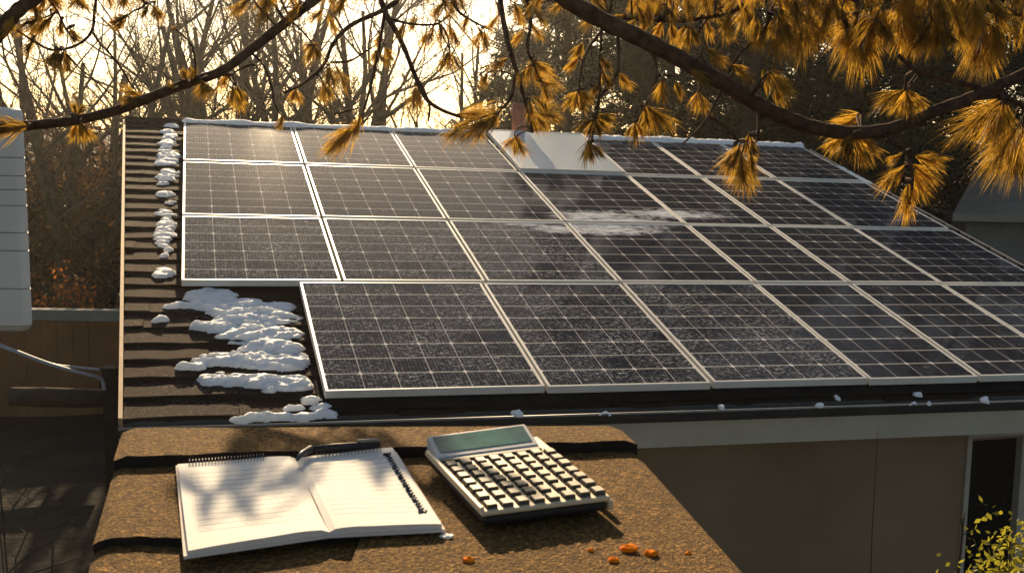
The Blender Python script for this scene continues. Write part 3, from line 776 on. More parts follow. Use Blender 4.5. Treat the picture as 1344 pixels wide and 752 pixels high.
# keys
NC, NR = 8, 7
kb = MB(); ku, kv = .082, .070
P0 = cl(.5,.4,CT)
def kc(u, v, h): return cl(.5+u, .4+v, CT+h) - P0
def kring(s, h): return [kc(-ku/2*s,-kv/2*s,h),kc(ku/2*s,-kv/2*s,h),kc(ku/2*s,kv/2*s,h),kc(-ku/2*s,kv/2*s,h)]
rg = [kring(1,-.001), kring(.95,.0042), kring(.84,.0054)]
for k in range(2):
    for j in range(4): kb.quad(rg[k][j], rg[k][(j+1)%4], rg[k+1][(j+1)%4], rg[k+1][j], 1 if k == 0 else 0)
kb.quad(*rg[2], 0)
key0 = kb.build('key', [M['key_top'], M['key_side']], calc)
first = True; rk = random.Random(4)
for r in range(NR):
    for c in range(NC):
        u = .095 + c*(.835/(NC-1)); v = .062 + r*.104 + (.010 if r else 0)
        ob = key0 if first else key0.copy()
        if not first: col.objects.link(ob); ob.parent = calc
        first = False
        ob.location = cl(u, v, CT) + Vector((0,0,rk.uniform(-.0008,.0006)))
# small scraps on the ledge
b = MB(); rr = random.Random(6)
def pebble(name, c, r, mat, label, cat, squash=.6, group=None, seed=0, parts=1):
    bm = bmesh.new(); rr = random.Random(seed)
    for k in range(parts):
        off = Vector((rr.uniform(-1,1)*r*.8, rr.uniform(-1,1)*r*.6, 0)) if k else Vector()
        g_ = bmesh.ops.create_icosphere(bm, subdivisions=2, radius=r*rr.uniform(.6,1) if k else r)
        for v_ in g_['verts']:
            f_ = 1+rr.uniform(-.22,.22); v_.co = Vector((v_.co.x*f_*1.2, v_.co.y*f_, v_.co.z*f_*squash+r*squash)) + off
    me = bpy.data.meshes.new(name); bm.to_mesh(me); bm.free(); me.materials.append(mat)
    o = bpy.data.objects.new(name, me); col.objects.link(o); o.location = c; tag(o, label, cat, group); return o
M['petal'] = mottled('orange_petal', (.80,.13,.006), (.95,.30,.01), 120, .9, spec=.05)
zc = ZT-.004
pebble('paper_scrap', on_z(586,706,zc), .006, M['snow'], 'small white scrap just off the near right corner of the notebook', 'scrap', .4, None, 3)
fl = [(616,738,.0045,3,'orange bud nearest the notebook at the ledge front'),(823,724,.0058,4,'brightest orange blossom on the calculator shadow'),(856,730,.005,3,'red orange blossom right of the brightest one'),(806,738,.0045,5,'flattened orange blossom in front of the brightest one'),(775,724,.003,1,'tiny dull orange bud left of the brightest blossom'),(903,728,.0028,1,'tiny pale orange bud, farthest right on the ledge')]
for k, (x, y, r_, n_, lb) in enumerate(fl):
    pebble('blossom', on_z(x, y, zc), r_, M['petal'], lb, 'blossom', .7, 'orange blossoms fallen on the ledge', 20+k, n_)

# ------------------------------------------------------------------ left side: neighbour's bay, hose, post, fence
nbh = empty('neighbour_house', (-4.2, 7, 0)); tag(nbh, 'white neighbouring house with a rounded siding bay at the left edge', 'house')
NB = Matrix.Translation((4.2, -7, 0))
b = MB(); b.box(-4.4,-4.2,3.2,7.9,-.2,5.2, NB); b.build('wall', M['white_siding'], nbh)
tl = W(33, 141, 7.0); bl = W(37, 440, 7.0)
x1, z1, z0 = (tl.x+bl.x)/2+.0, tl.z, bl.z
mb = MB(); outl = []
def rrect(x0, x1, y0, y1, r, n=6):
    out = []
    for (cx_, cy_, a0) in ((x1-r, y0+r, -90),(x1-r, y1-r, 0)):
        for k in range(n+1):
            an = R(a0+90*k/n); out.append((cx_+r*math.cos(an), cy_+r*math.sin(an)))
    return [(x0, y0)] + out + [(x0, y1)]
ring = rrect(-4.2, x1, 6.95, 7.6, .05)
ring = [(x-max(0, y-7.0)*.43*(x > -4.19), y) for x, y in ring]
seams = [.10,.22,.30,.36,.43,.55,.63,.80]
zs = [(z0, -.06), (z0+.015,-.03), (z0+.05, 0)]
for s in sorted(1-q for q in seams):
    z = z0+(z1-z0)*s; zs += [(z-.004, 0), (z-.003,-.007), (z+.003,-.007), (z+.004,.0)]
zs += [(z1-.05,0),(z1-.018,-.018),(z1-.003,-.05)]
prev = None; cxm = (-4.2+x1)/2
def inset(p_, d):
    x, y = p_; return (x+d if x > -4.19 else x, y-d if y < 7.5 else y+d)
for z, d in zs:
    cur = [NB @ Vector((*( (x+(d if x > -4.19 else 0)), (y-d if y < 7.5 else y+d)), z)) for x, y in ring]
    if prev:
        for k in range(len(ring)-1): mb.quad(prev[k], prev[k+1], cur[k+1], cur[k], 1 if (d == -.007 and prevd == -.007) else 0)
    prev, prevd = cur, d
    if z == z0: mb.f.append(tuple(range(len(mb.v), len(mb.v)+len(cur)))); mb.v += [tuple(q) for q in reversed(cur)]; mb.m.append(0)
mb.f.append(tuple(range(len(mb.v), len(mb.v)+len(cur)))); mb.v += [tuple(q) for q in cur]; mb.m.append(0)
mb.build('siding_bay', [M['white_siding'], M['seam']], nbh)
# post with the two hoses
pt = W(145, 485, 7.6)
b = MB(); b.box(-.045,.045,-.045,.045,-.3,pt.z); b.box(-.07,.09,-.03,.03,pt.z-.12,pt.z-.05); b.box(-.055,.055,-.055,.055,pt.z+.0,pt.z+.02)
o = b.build('post', M['dark_wood'], bevel=.006); o.location = (pt.x, pt.y, 0); tag(o, 'dark wooden post left of the shingle roof holding the hoses', 'post')
def hose(pts, r_, label):
    c = pts[0][0] if False else None
    P = [W(x, y, d) for x, y, d in pts]; Q = []
    for k in range(len(P)-1):
        a = P[max(k-1,0)]; b_ = P[k]; c_ = P[k+1]; d_ = P[min(k+2,len(P)-1)]
        for s in range(6):
            t = s/6; Q.append(.5*((2*b_)+(c_-a)*t+(2*a-5*b_+4*c_-d_)*t*t+(3*b_-a-3*c_+d_)*t**3))
    Q.append(P[-1]); c0 = Q[len(Q)//2].copy()
    mb = MB(); mb.tube([q-c0 for q in Q], r_, 8); o = mb.build('hose', M['hose'], smooth=True); o.location = c0
    tag(o, label, 'hose', 'hoses tied to the wooden post')
hose([(-70,430,7.1),(-10,451,7.15),(15,459,7.2),(60,476,7.3),(100,488,7.4),(125,494,7.48),(134,499,7.52),(137,512,7.53)], .0125, 'thicker pale blue hose drooping to a bent end at the post')
hose([(-60,424,7.2),(0,452,7.25),(40,468,7.35),(72,479,7.4),(100,482,7.5),(122,484,7.55),(140,486,7.58)], .010, 'thinner grey hose running straight into the top of the post')
# rust coloured fence with grey coping
fy = 17.0
b = MB(); tz = W(100, 424, fy).z; cz = W(100, 409, fy).z
fe = empty('fence', (-6.5, fy, 0)); tag(fe, 'rust brown board wall with grey coping behind the dark yard', 'fence')
rr = random.Random(8); x = -11.0
while x < -1.5:
    w_ = .24; j = rr.uniform(-.012,.012); b.box(x+6.5, x+6.5+w_-.006, -.03+j, .03+j, -.3, tz); x += w_
b.build('boards', M['rust_boards'], fe)
b = MB(); b.box(-4.6, 5.1, -.10, .10, tz+.003, cz); b.build('coping', M['coping'], fe, bevel=.01)
# fallen log in the yard
lg = MB(); P = [W(x, y, 14.6) for x, y in ((15,520),(60,521),(100,522),(150,523))]; c0 = P[1].copy()
lg.tube([p_-c0 for p_ in P], [.12,.13,.125,.11], 10); o = lg.build('log', M['dark_wood'], smooth=True); o.location = c0; tag(o, 'dark fallen log lying in the shaded yard before the rust wall', 'log')

# neighbour on the right
fh = empty('far_house', (13.5, 24, 0)); tag(fh, 'pale grey roofed house half hidden at the right edge behind evergreens', 'house')
FI = Matrix.Translation((-13.5, -24, 0))
ra, rb_, rc = W(1262, 281, 24), W(1350, 248, 24), W(1450, 262, 24)
b = MB(); d_ = Vector((1.2, 6, 0)); up = Vector((0,0,.16)); far = Vector((7, 1.2, 0)); 
e_l, e_r = W(1250, 290, 24), W(1350, 262, 24)
b.hexa([FI@q for q in (e_l, e_l+Vector((9,-1,0)), e_l+Vector((9,3,1.4)), e_l+Vector((2.6,4.6,1.4)), e_l+up, e_l+Vector((9,-1,0))+up, e_l+Vector((9,3,1.4))+up, e_l+Vector((2.6,4.6,1.4))+up)])
b.build('roof', M['far_roof'], fh)
b = MB(); w0 = e_l+Vector((.5,.5,0)); zt3 = e_l.z+.02
b.hexa([FI@Vector(q) for q in ((w0.x,w0.y,0),(w0.x+8,w0.y-.9,0),(w0.x+8,w0.y+5,0),(w0.x+.6,w0.y+5,0),(w0.x,w0.y,zt3),(w0.x+8,w0.y-.9,zt3),(w0.x+8,w0.y+5,zt3),(w0.x+.6,w0.y+5,zt3))])
b.build('wall', M['far_wall'], fh)

# ------------------------------------------------------------------ background trees
def rvec(r, s=1): return Vector((r.uniform(-s,s), r.uniform(-s,s), r.uniform(-s,s)))
def bare_tree(seed, height, stems, lean=.25, r0=.13, dens=1.0):
    """trunk mesh and crown mesh of a leafless tree"""
    r = random.Random(seed); tr, cr = MB(), MB()
    def grow(mb, p, d, length, rad, lvl):
        n_ = 5 if lvl < 2 else (4 if lvl == 2 else 3); pts = [p]; q = p.copy(); dd = d.normalized(); seg = length/n_
        for k in range(n_):
            dd = (dd + rvec(r, .13+.05*lvl) + Vector((0,0,.06 if lvl < 3 else .02))).normalized(); q = q + dd*seg; pts.append(q.copy())
        rads = [rad*(1-.72*k/n_) for k in range(n_+1)]
        mb.tube(pts, rads, [8,6,4,3,3][lvl], cap=False)
        return pts, rads, dd
    def branch(p, d, length, rad, lvl):
        pts, rads, dd = grow(cr, p, d, length, rad, lvl)
        if lvl >= 4: return
        nk = int({1:8,2:7,3:6}[lvl]*dens + r.random())
        for k in range(nk):
            t = r.uniform(.22, .98)*(len(pts)-1); i = min(int(t), len(pts)-2); f = t-i
            b_ = pts[i].lerp(pts[i+1], f); ax = (pts[i+1]-pts[i]).normalized()
            side = rvec(r).normalized(); side = (side - ax*side.dot(ax)).normalized()
            nd = (ax*r.uniform(.55,1.0) + side*r.uniform(.5,.95) + Vector((0,0,.15))).normalized()
            branch(b_, nd, length*r.uniform(.34,.58), max(rads[i]*r.uniform(.4,.6), .006), lvl+1)
    for s in range(stems):
        an = 2*math.pi*(s+r.random()*.6)/max(stems,1); l_ = lean*r.uniform(.5,1.3) if stems > 1 else lean*.3
        d = Vector((math.cos(an)*l_, math.sin(an)*l_*.7, 1)).normalized(); p = Vector((math.cos(an),math.sin(an),0))*(.16 if stems > 1 else 0)
        p.z = -.4
        pts, rads, dd = grow(tr, p, d, height*r.uniform(.62,.8), r0*r.uniform(.75,1.1), 0)
        for k in range(int(8*dens)+2):
            t = (.3+.7*(k+r.random())/(8*dens+2))*(len(pts)-1); t = min(t, len(pts)-1.001); i = int(t)
            b_ = pts[i].lerp(pts[i+1], t-i); an2 = r.uniform(0, 6.283)
            nd = Vector((math.cos(an2)*.75, math.sin(an2)*.75, r.uniform(.35,1.1))).normalized()
            branch(b_, nd, height*r.uniform(.22,.38), rads[i]*r.uniform(.4,.6), 1)
    return tr.mesh('trunk', M['grey_bark'], True), cr.mesh('crown', M['grey_bark'], False)
def place_tree(name, trunk_me, crown_me, x, y, z, rot, sc, label, cat, group):
    e = empty(name, (x, y, z)); e.rotation_euler.z = rot; e.scale = (sc, sc, sc); tag(e, label, cat, group)
    for nm_, me in (('trunk', trunk_me), ('crown', crown_me)):
        o = bpy.data.objects.new(nm_, me); col.objects.link(o); o.parent = e
    return e
bt = [bare_tree(11, 11, 6, .30, .19, .62), bare_tree(12, 11, 5, .38, .19, .62), bare_tree(13, 12, 1, .2, .19, .85), bare_tree(14, 10, 3, .3, .14, .7), bare_tree(15, 11, 2, .25, .18, .75)]
# picture x of the trunk, distance, mesh, rotation, scale, label
bts = [(325,27,0,0.2,1.0,'many stemmed bare tree fanning up below the sun glow'),
 (452,28,1,1.1,1.0,'bare multi stemmed tree right of the sun glow with slanting low stems'),
 (235,29,2,2.0,.95,'single straight bare trunk left of the fanning tree above the rake'),
 (92,25,1,4.2,.85,'bare forked tree above the rounded white bay'),
 (18,31,4,.7,.9,'bare tree at the far left edge behind the corner bough'),
 (140,34,3,2.9,1.0,'hazy bare tree between the forked tree and the straight trunk'),
 (395,36,4,1.3,1.0,'bare twin trunk behind the gap between the two fanning trees'),
 (515,33,2,3.6,.95,'bare tree with spreading twigs beside the hanging pine twig'),
 (580,37,3,.4,1.0,'bare tree left of the terracotta vent'),
 (640,30,4,5.0,.8,'bare grey tree directly behind the terracotta vent'),
 (700,42,2,1.9,.9,'bare tree where the wood turns evergreen'),
 (190,45,2,4.4,1.0,'far thin bare tree over the left rake'),
 (275,36,1,5.6,1.0,'bare tree glimpsed left of the fanning tree')]
for px, d, k, ro, sc, lb in bts:
    P = W(px, 172, d); place_tree('bare_tree', *bt[k], P.x, P.y, gz(P.x, P.y), ro, sc, lb, 'tree', 'leafless trees behind the roof')

def pine(seed, height, nb_, r0=.2, low=.12):
    r = random.Random(seed); tr, cr = MB(), MB()
    pts = [Vector((0,0,-.4))]; 
    for k in range(8): pts.append(Vector((r.uniform(-.08,.08)*k/3, r.uniform(-.08,.08)*k/3, height*(k+1)/8)))
    tr.tube(pts, [r0*(1-.85*k/8) for k in range(9)], 9, cap=False)
    for k in range(nb_):
        h = low + (1-low)*((k+r.random())/nb_)**.9; z = h*height; an = r.uniform(0, 6.283)
        ln = height*.23*(1-h)**.75*r.uniform(.6,1.25)+.35
        d = Vector((math.cos(an), math.sin(an), r.uniform(-.15,.35))).normalized()
        p = Vector((0,0,z)); bp = [p]
        for s in range(4):
            d = (d+Vector((0,0,-.06))+rvec(r,.10)).normalized(); bp.append(bp[-1]+d*ln/4)
        tr.tube(bp, [max(.03*(1-h)+.008,.01)*(1-.2*s) for s in range(5)], 4, cap=False)
        nc = int(12+ln*9)
        for c in range(nc):
            t = (.25+.75*r.random()**.7)*3.999; i = int(t); b_ = bp[i].lerp(bp[i+1], t-i) + rvec(r, .10*ln)
            for q in range(9):
                dd = (d*.8 + rvec(r, 1.0) + Vector((0,0,.15))).normalized(); L_ = r.uniform(.2,.45); sd_ = dd.cross(rvec(r).normalized()); 
                if sd_.length < .01: continue
                sd_ = sd_.normalized()*r.uniform(.022,.05)
                o_ = b_ + rvec(r, .10); cr.quad(o_-sd_*.4, o_+sd_*.4, o_+dd*L_*.6+sd_, o_+dd*L_)
    return tr.mesh('trunk', M['dark_bark'], True), cr.mesh('crown', M['evergreen'])
pn = [pine(31, 15, 74), pine(32, 17, 82, .24, .2), pine(33, 13, 66, .18, .05), pine(34, 18, 70, .25, .34)]
pns = [(770,33,1,.3,.95,'evergreen with sunlit foliage right of the terracotta vent'),
 (850,27,3,1.2,1.0,'tall pine with bare lower trunk behind the middle of the ridge'),
 (920,30,0,2.2,1.1,'dense dark pine above the right half of the ridge'),
 (985,25,3,3.3,1.05,'tall dark trunked pine behind the drooping twig cluster'),
 (1050,31,1,4.0,1.1,'dark pine behind the sagging bough'),
 (1120,26,2,5.0,1.15,'bushy low pine behind the upper right roof corner'),
 (1175,33,3,.9,1.1,'tall pine with sky gaps above the right rake'),
 (1205,28,2,1.7,1.1,'bushy dark evergreen beside the far house roof'),
 (1300,32,0,2.6,1.2,'dark pine behind the golden plume at the right'),
 (1375,33,1,3.9,1.1,'dark pine at the right picture edge'),
 (1090,42,3,5.5,1.1,'farther pine seen through the gap under the sagging bough'),
 (880,43,1,.1,1.1,'farther pine between the ridge trunks'),
 (1450,30,3,4.7,1.2,'pine reaching in at the right picture edge, behind the golden plumes'),
 (730,47,0,2.0,1.1,'farther evergreen left of the pale panel'),
 (1000,46,0,2.9,1.1,'farther dark pine above the sagging bough'),
 (745,29,2,1.4,.85,'low bushy evergreen directly right of the terracotta vent'),
 (895,37,2,.6,1.25,'bushy evergreen filling the gap behind the ridge trunks'),
 (1145,37,2,3.1,1.3,'bushy dark evergreen far behind the right roof corner')]
for px, d, k, ro, sc, lb in pns:
    P = W(px, 172, d); place_tree('pine_tree', *pn[k], P.x, P.y, gz(P.x, P.y), ro, sc, lb, 'tree', 'evergreens behind the roof')

def shrub(seed, h, w, nl, leafm, leaf=.07, twigm=None):
    r = random.Random(seed); st, lf = MB(), MB()
    for s in range(16):
        an = r.uniform(0,6.283); d = Vector((math.cos(an)*w/h, math.sin(an)*w/h, 1.1)).normalized()*1.0; p = Vector((r.uniform(-.1,.1),r.uniform(-.1,.1),-.15)); bp = [p]
        for k in range(5): d = (d+rvec(r,.22)).normalized(); bp.append(bp[-1]+d*h/5*r.uniform(.7,1.1))
        st.tube(bp, [.018*h*(1-.17*k)*.6 for k in range(6)], 4, cap=False)
        for k in range(10):
            i = r.randint(1,4); b_ = bp[i].lerp(bp[i+1], r.random()); dd = (rvec(r)+Vector((0,0,.4))).normalized(); e_ = b_+dd*h*.2+rvec(r,.05*h)
            st.tube([b_, b_.lerp(e_,.5)+rvec(r,.02*h), e_], [.005*h,.003*h,.0015*h], 3, cap=False)
            for q in range(max(0, int(nl/160))):
                c = b_.lerp(e_, r.uniform(.2,1.1))+rvec(r,.06*h); u_ = rvec(r).normalized()*leaf*r.uniform(.6,1.2); v_ = u_.cross(rvec(r).normalized())*.55
                lf.quad(c-u_, c-v_, c+u_, c+v_)
    return st.mesh('stems', twigm or M['dark_bark']), (lf.mesh('leaves', leafm) if lf.f else None)
sb = [shrub(51, 3.2, 2.2, 1500, M['brown_leaf'], .07), shrub(52, 2.6, 2.4, 800, M['brown_leaf'], .06), shrub(53, 3.6, 2.0, 320, M['brown_leaf'], .06), shrub(54, 2.2, 1.6, 1600, M['orange_leaf'], .06)]
def place_shrub(k, x, y, sc, rot, label, grp='shrubs in the dark wood'):
    e = empty('shrub', (x, y, gz(x,y))); e.scale = (sc,)*3; e.rotation_euler.z = rot; tag(e, label, 'shrub', grp)
    for nm_, me in (('stems', sb[k][0]), ('leaves', sb[k][1])):
        if me: o = bpy.data.objects.new(nm_, me); col.objects.link(o); o.parent = e
rr = random.Random(77)
shs = [(52,310,21,3,.95,'orange leaved shrub beside the white bay'),(48,372,20,1,.7,'pale brown shrub low beside the white bay, below the orange one'),
 (60,330,25,0,1.1,'brown shrub right behind the orange one'),(95,330,24,1,1.3,'broad brown shrub in the middle of the dark wood gap'),(135,330,25,0,1.2,'leafy brown shrub next to the left rake'),(110,330,29,2,1.5,'sparse tall shrub behind the broad brown one'),(150,330,31,0,1.5,'tall brown shrub behind the rake, in the wood'),(75,330,31,0,1.6,'tall brown shrub deep in the wood gap'),
 (30,330,28,2,1.5,'sparse tall shrub behind the white bay'),(5,330,30,0,1.5,'brown shrub behind the bay at the far left'),(120,330,36,1,1.9,'far broad shrub closing the wood gap'),(45,330,37,0,1.9,'far leafy shrub left in the wood gap')]
for px, py, d, k, sc, lb in shs:
    P = W(px, py, d); place_shrub(k, P.x, P.y, sc, rr.uniform(0,6), lb)
rs2 = random.Random(5)
tk = MB()                                            # the far thicket one cannot count
for q in range(9000):
    x = rs2.uniform(-34, 30); y = rs2.uniform(36, 52); zb = gz(x, y)
    h = rs2.uniform(0, 1)**.8*(5.2 if x < -9 else 3.0); b_ = Vector((x, y, zb+h)); d = (rvec(rs2)+Vector((0,0,.9))).normalized()*rs2.uniform(.5,1.4)
    s = d.cross(rvec(rs2)).normalized()*rs2.uniform(.012,.03); m_ = b_+d*.5+rvec(rs2,.12)
    tk.quad(b_-s, b_+s, m_+s*.7, m_-s*.7); tk.tri(m_-s*.7, m_+s*.7, b_+d)
    if q % 3 == 0:
        u_ = rvec(rs2).normalized()*.09; v_ = u_.cross(rvec(rs2).normalized())*.6; tk.quad(m_-u_, m_-v_, m_+u_, m_+v_)
o = tk.build('thicket', M['brown_leaf']); tag(o, 'brown tangle of far undergrowth behind the bare trees', 'undergrowth', kind='stuff')

# bottom right shrub and stems near the house wall, bare twigs bottom left
def leafy(x, y, z, h, w, n_, mats, label, seed):
    r = random.Random(seed); e = empty('leafy_shrub', (x, y, 0)); tag(e, label, 'shrub')
    st, lf = MB(), MB()
    for s in range(14):
        an = r.uniform(0,6.283); tip = Vector((math.cos(an)*w*r.uniform(.2,1), math.sin(an)*w*r.uniform(.2,1), h*r.uniform(.75,1)))
        mid = Vector((tip.x*.45, tip.y*.45, tip.z*.55)); st.tube([(0,0,-.2), mid, tip], [.018,.012,.004], 5, cap=False)
        for k in range(n_//14):
            t = r.uniform(.55,1.02); c = Vector((0,0,0)).lerp(mid, t*2) if t < .5 else mid.lerp(tip, t*2-1); c = c+rvec(r,.16)
            u_ = (rvec(r)+Vector((0,-.2,-.2))).normalized()*r.uniform(.013,.024); v_ = u_.cross(rvec(r).normalized())*.6
            lf.quad(c-u_, c-v_, c+u_, c+v_)
    st.build('stems', M['twig'], e); lf.build('leaves', mats, e)
P = W(1366, 735, 5.2); leafy(P.x, P.y, 0, 2.44, .34, 9000, M['yellow_leaf'], 'sunlit yellow green shrub in the lower right corner', 3)
P = W(1275, 735, 5.9); leafy(P.x, P.y, 0, 1.85, .30, 700, M['dark_leaf'], 'dark green shrub at the foot of the door', 4)
def stem(pts, r_, label, sides=()):
    P = [W(*p_) for p_ in pts]; base = P[0].copy(); base.z = 0
    mb = MB(); mb.tube([q-base for q in [Vector((P[0].x, P[0].y, -.1))]+P], [r_]+[r_*(1-.6*k/len(P)) for k in range(len(P))], 5)
    for s_ in sides: mb.tube([W(*p_)-base for p_ in s_], [r_*.6, r_*.45, r_*.3][:len(s_)], 4)
    o = mb.build('bare_sapling', M['twig'], smooth=True); o.location = base; tag(o, label, 'plant')
stem([(1258,752,6.2),(1262,715,6.2),(1264,690,6.2),(1266,672,6.2)], .007, 'bare upright stem left of the dark door', [[(1263,702,6.2),(1272,698,6.2),(1279,693,6.2)],[(1264,695,6.2),(1261,680,6.2)]])
stem([(1143,752,6.75),(1145,690,6.75),(1148,640,6.75),(1151,592,6.75),(1152,560,6.75)], .0035, 'thin dry vine running straight up the stucco wall')
tws = [[(20,735,5.0),(35,700,5.0),(50,672,5.0),(62,650,5.0),(70,648,5.0)],[(10,752,5.1),(25,738,5.1),(45,722,5.1),(80,705,5.1)],[(40,752,5.0),(75,742,5.0),(108,730,5.0)],[(0,700,5.2),(18,665,5.2),(35,640,5.2),(38,655,5.2)],[(0,640,5.3),(12,620,5.3),(25,600,5.3)],[(70,700,5.0),(90,688,5.0),(105,678,5.0)]]
mb = MB(); base = W(30, 760, 5.05); base.z = 0
for t_ in tws:
    P = [W(*q)-base for q in t_]; mb.tube(P, [.0045*(1-.65*k/len(P)) for k in range(len(P))], 4)
    for k in range(1, len(P)):
        for s_ in range(2):
            e_ = P[k]+Vector((rr.uniform(-.06,.08), rr.uniform(-.05,.05), rr.uniform(.0,.09))); mb.tube([P[k], e_], [.0018,.0008], 3)
    mb.tube([Vector((rr.uniform(-.1,.1), rr.uniform(-.1,.1), -.1)), P[0]*.55+Vector((0,0,.2)), P[0]], [.011,.008,.0045], 4)
o = mb.build('bare_bush', M['grey_bark']); o.location = base; tag(o, 'pale bare twigs of a bush in the lower left corner', 'bush')

# ------------------------------------------------------------------ the pine whose boughs hang into the picture
ZV = Vector((0,0,1))
def spline(P, n_=5):
    Q = []
    for k in range(len(P)-1):
        a = P[max(k-1,0)]; b_ = P[k]; c_ = P[k+1]; d_ = P[min(k+2,len(P)-1)]
        for s in range(n_):
            t = s/n_; Q.append(.5*((2*b_)+(c_-a)*t+(2*a-5*b_+4*c_-d_)*t*t+(3*b_-a-3*c_+d_)*t**3))
    Q.append(P[-1]); return Q
class Bough:
    def __init__(s, base): s.wood, s.ndl, s.base, s.samples = MB(), MB(), base, []
    def limb(s, pts, r0, r1, extra=None, n_=8):
        """pts: picture x, y and distance; radii in picture pixels"""
        P = [W(x, y, d) for x, y, d in pts]; ds = [d for _, _, d in pts]
        if extra: P = [Vector(q) for q in extra] + P; ds = [ds[0]]*len(extra) + ds
        Q = spline(P, 6); m_ = len(Q)
        rad = [max((r0+(r1-r0)*k/(m_-1))*ds[min(int(k/6), len(ds)-1)]/F, .0016)*(1+.07*math.sin(k*1.9+r0)) for k in range(m_)]
        s.wood.tube([q-s.base for q in Q], rad, n_)
        s.samples += Q
    def tuft(s, x, y, x2, y2, d=None, n_=None, r=random, twig=True):
        best = None
        if d is None:
            b2 = 1e9
            for q in s.samples:
                v = q-EYE; z = v.dot(fwd); sx, sy = CX+F*v.dot(RT)/z, CY+F*v.dot(DN)/z
                e_ = (sx-x)**2+(sy-y)**2
                if e_ < b2: b2, d, best = e_, z, q
            d += r.uniform(-.22, .22)*min(1, math.sqrt(b2)/30+.3)
        p = W(x, y, d); x2 += (x2-x)*.10; y2 += (y2-y)*.10
        e_ = W(x2, y2, d+r.uniform(-.5,.5)*math.hypot(x2-x,y2-y)/F*d)
        ax = e_-p; L_ = ax.length; axn = ax.normalized()
        if best is not None and twig and (best-p).length > .01:
            mid = best.lerp(p, .5)+Vector((r.uniform(-.02,.02), r.uniform(-.02,.02), .10*(best-p).length))
            s.wood.tube([q-s.base for q in spline([best, mid, p, p+ax*.3], 4)], [max(.004*(1-.06*k), .0015) for k in range(13)], 5)
        else:
            s.wood.tube([p-s.base, p+ax*.3-s.base], [.0025,.0012], 4)
        n_ = n_ or int(70+L_*560)
        for k in range(n_):
            t = r.random()**1.3*.5; o_ = p+ax*t; spread = r.uniform(.05,.75)
            sd_ = rvec(r); sd_ = (sd_-axn*sd_.dot(axn)).normalized()
            dr = (axn+sd_*spread*1.0).normalized(); ln = L_*r.uniform(.30,.80)*(1-.25*t)
            m_ = o_+dr*ln*.55; dr2 = (dr+axn*.25-ZV*r.uniform(.05,.35)).normalized(); tip = m_+dr2*ln*.5
            w_ = dr.cross(rvec(r)); w_ = w_.normalized()*r.uniform(.0006,.0011)
            a = o_-s.base; b_ = m_-s.base; c = tip-s.base
            s.ndl.quad(a-w_*.6, a+w_*.6, b_+w_, b_-w_); s.ndl.tri(b_-w_, b_+w_, c)
    def build(s, root):
        off = Matrix.Translation(s.base-root.location)
        w = s.wood.build('bough', M['bark'], root, smooth=True); w.location = s.base-root.location
        if s.ndl.f: nd = s.ndl.build('needles', M['gold_needle'], w)
        return w
RB = random.Random(21)
def tufts(b, lst, **kw):
    for q in lst: b.tuft(*q, r=RB, **kw)

pr_tree = empty('overhanging_pine', (2.6, -1.6, 0)); tag(pr_tree, 'golden needled pine whose dark boughs hang across the top of the picture', 'tree')
tb = MB(); tb.tube([(0,0,-.2),(.03,.05,2.5),(-.03,.1,5),(.05,.1,7.5),(0,.1,10)], [.26,.22,.19,.15,.08], 14); tb.build('trunk', M['bark'], pr_tree, smooth=True)
TRK = Vector((2.6,-1.5,6.6))
# main sagging bough
B = Bough(W(1000,140,3.2))
B.limb([(640,-85,3.0),(700,-38,3.1),(745,0,3.15),(800,32,3.2),(850,55,3.2),(900,82,3.2),(950,110,3.2),(1000,140,3.2),(1045,160,3.2),(1090,172,3.2),(1140,174,3.25),(1190,163,3.3),(1230,145,3.3),(1270,130,3.35),(1310,112,3.4),(1360,88,3.5),(1420,50,3.6)], 14, 6.5, [TRK+Vector((-.1,.2,0)), Vector((1.2,.2,6.4)), Vector((.2,1.7,5.6))], 10)
B.limb([(950,112,3.2),(925,160,3.2),(895,190,3.2)], 2.2, 1.2, None, 5); B.limb([(930,152,3.2),(948,165,3.22),(970,185,3.25)], 2, 1.2, None, 5)
B.limb([(994,138,3.2),(996,160,3.2),(994,185,3.2)], 3.2, 2, None, 6)
B.limb([(1160,178,3.25),(1185,195,3.25),(1198,230,3.25),(1193,268,3.25)], 2.5, 1.5, None, 5)
B.limb([(1178,72,3.3),(1195,88,3.3),(1212,97,3.3),(1255,108,3.35),(1300,120,3.4),(1350,142,3.5)], 3, 4, None, 6)
B.limb([(790,28,3.2),(788,80,3.2),(787,130,3.2),(781,160,3.2),(776,190,3.2)], 2.2, 1.2, None, 5)
B.limb([(810,38,3.2),(812,80,3.2),(806,105,3.2),(788,128,3.22),(779,150,3.2)], 2.6, 1.3, None, 5)
B.limb([(795,35,3.2),(775,60,3.2),(763,90,3.2),(760,122,3.2)], 2.4, 1.2, None, 5)
B.limb([(848,58,3.2),(862,85,3.2),(858,115,3.2),(846,140,3.2),(834,160,3.2)], 2.2, 1.1, None, 5)
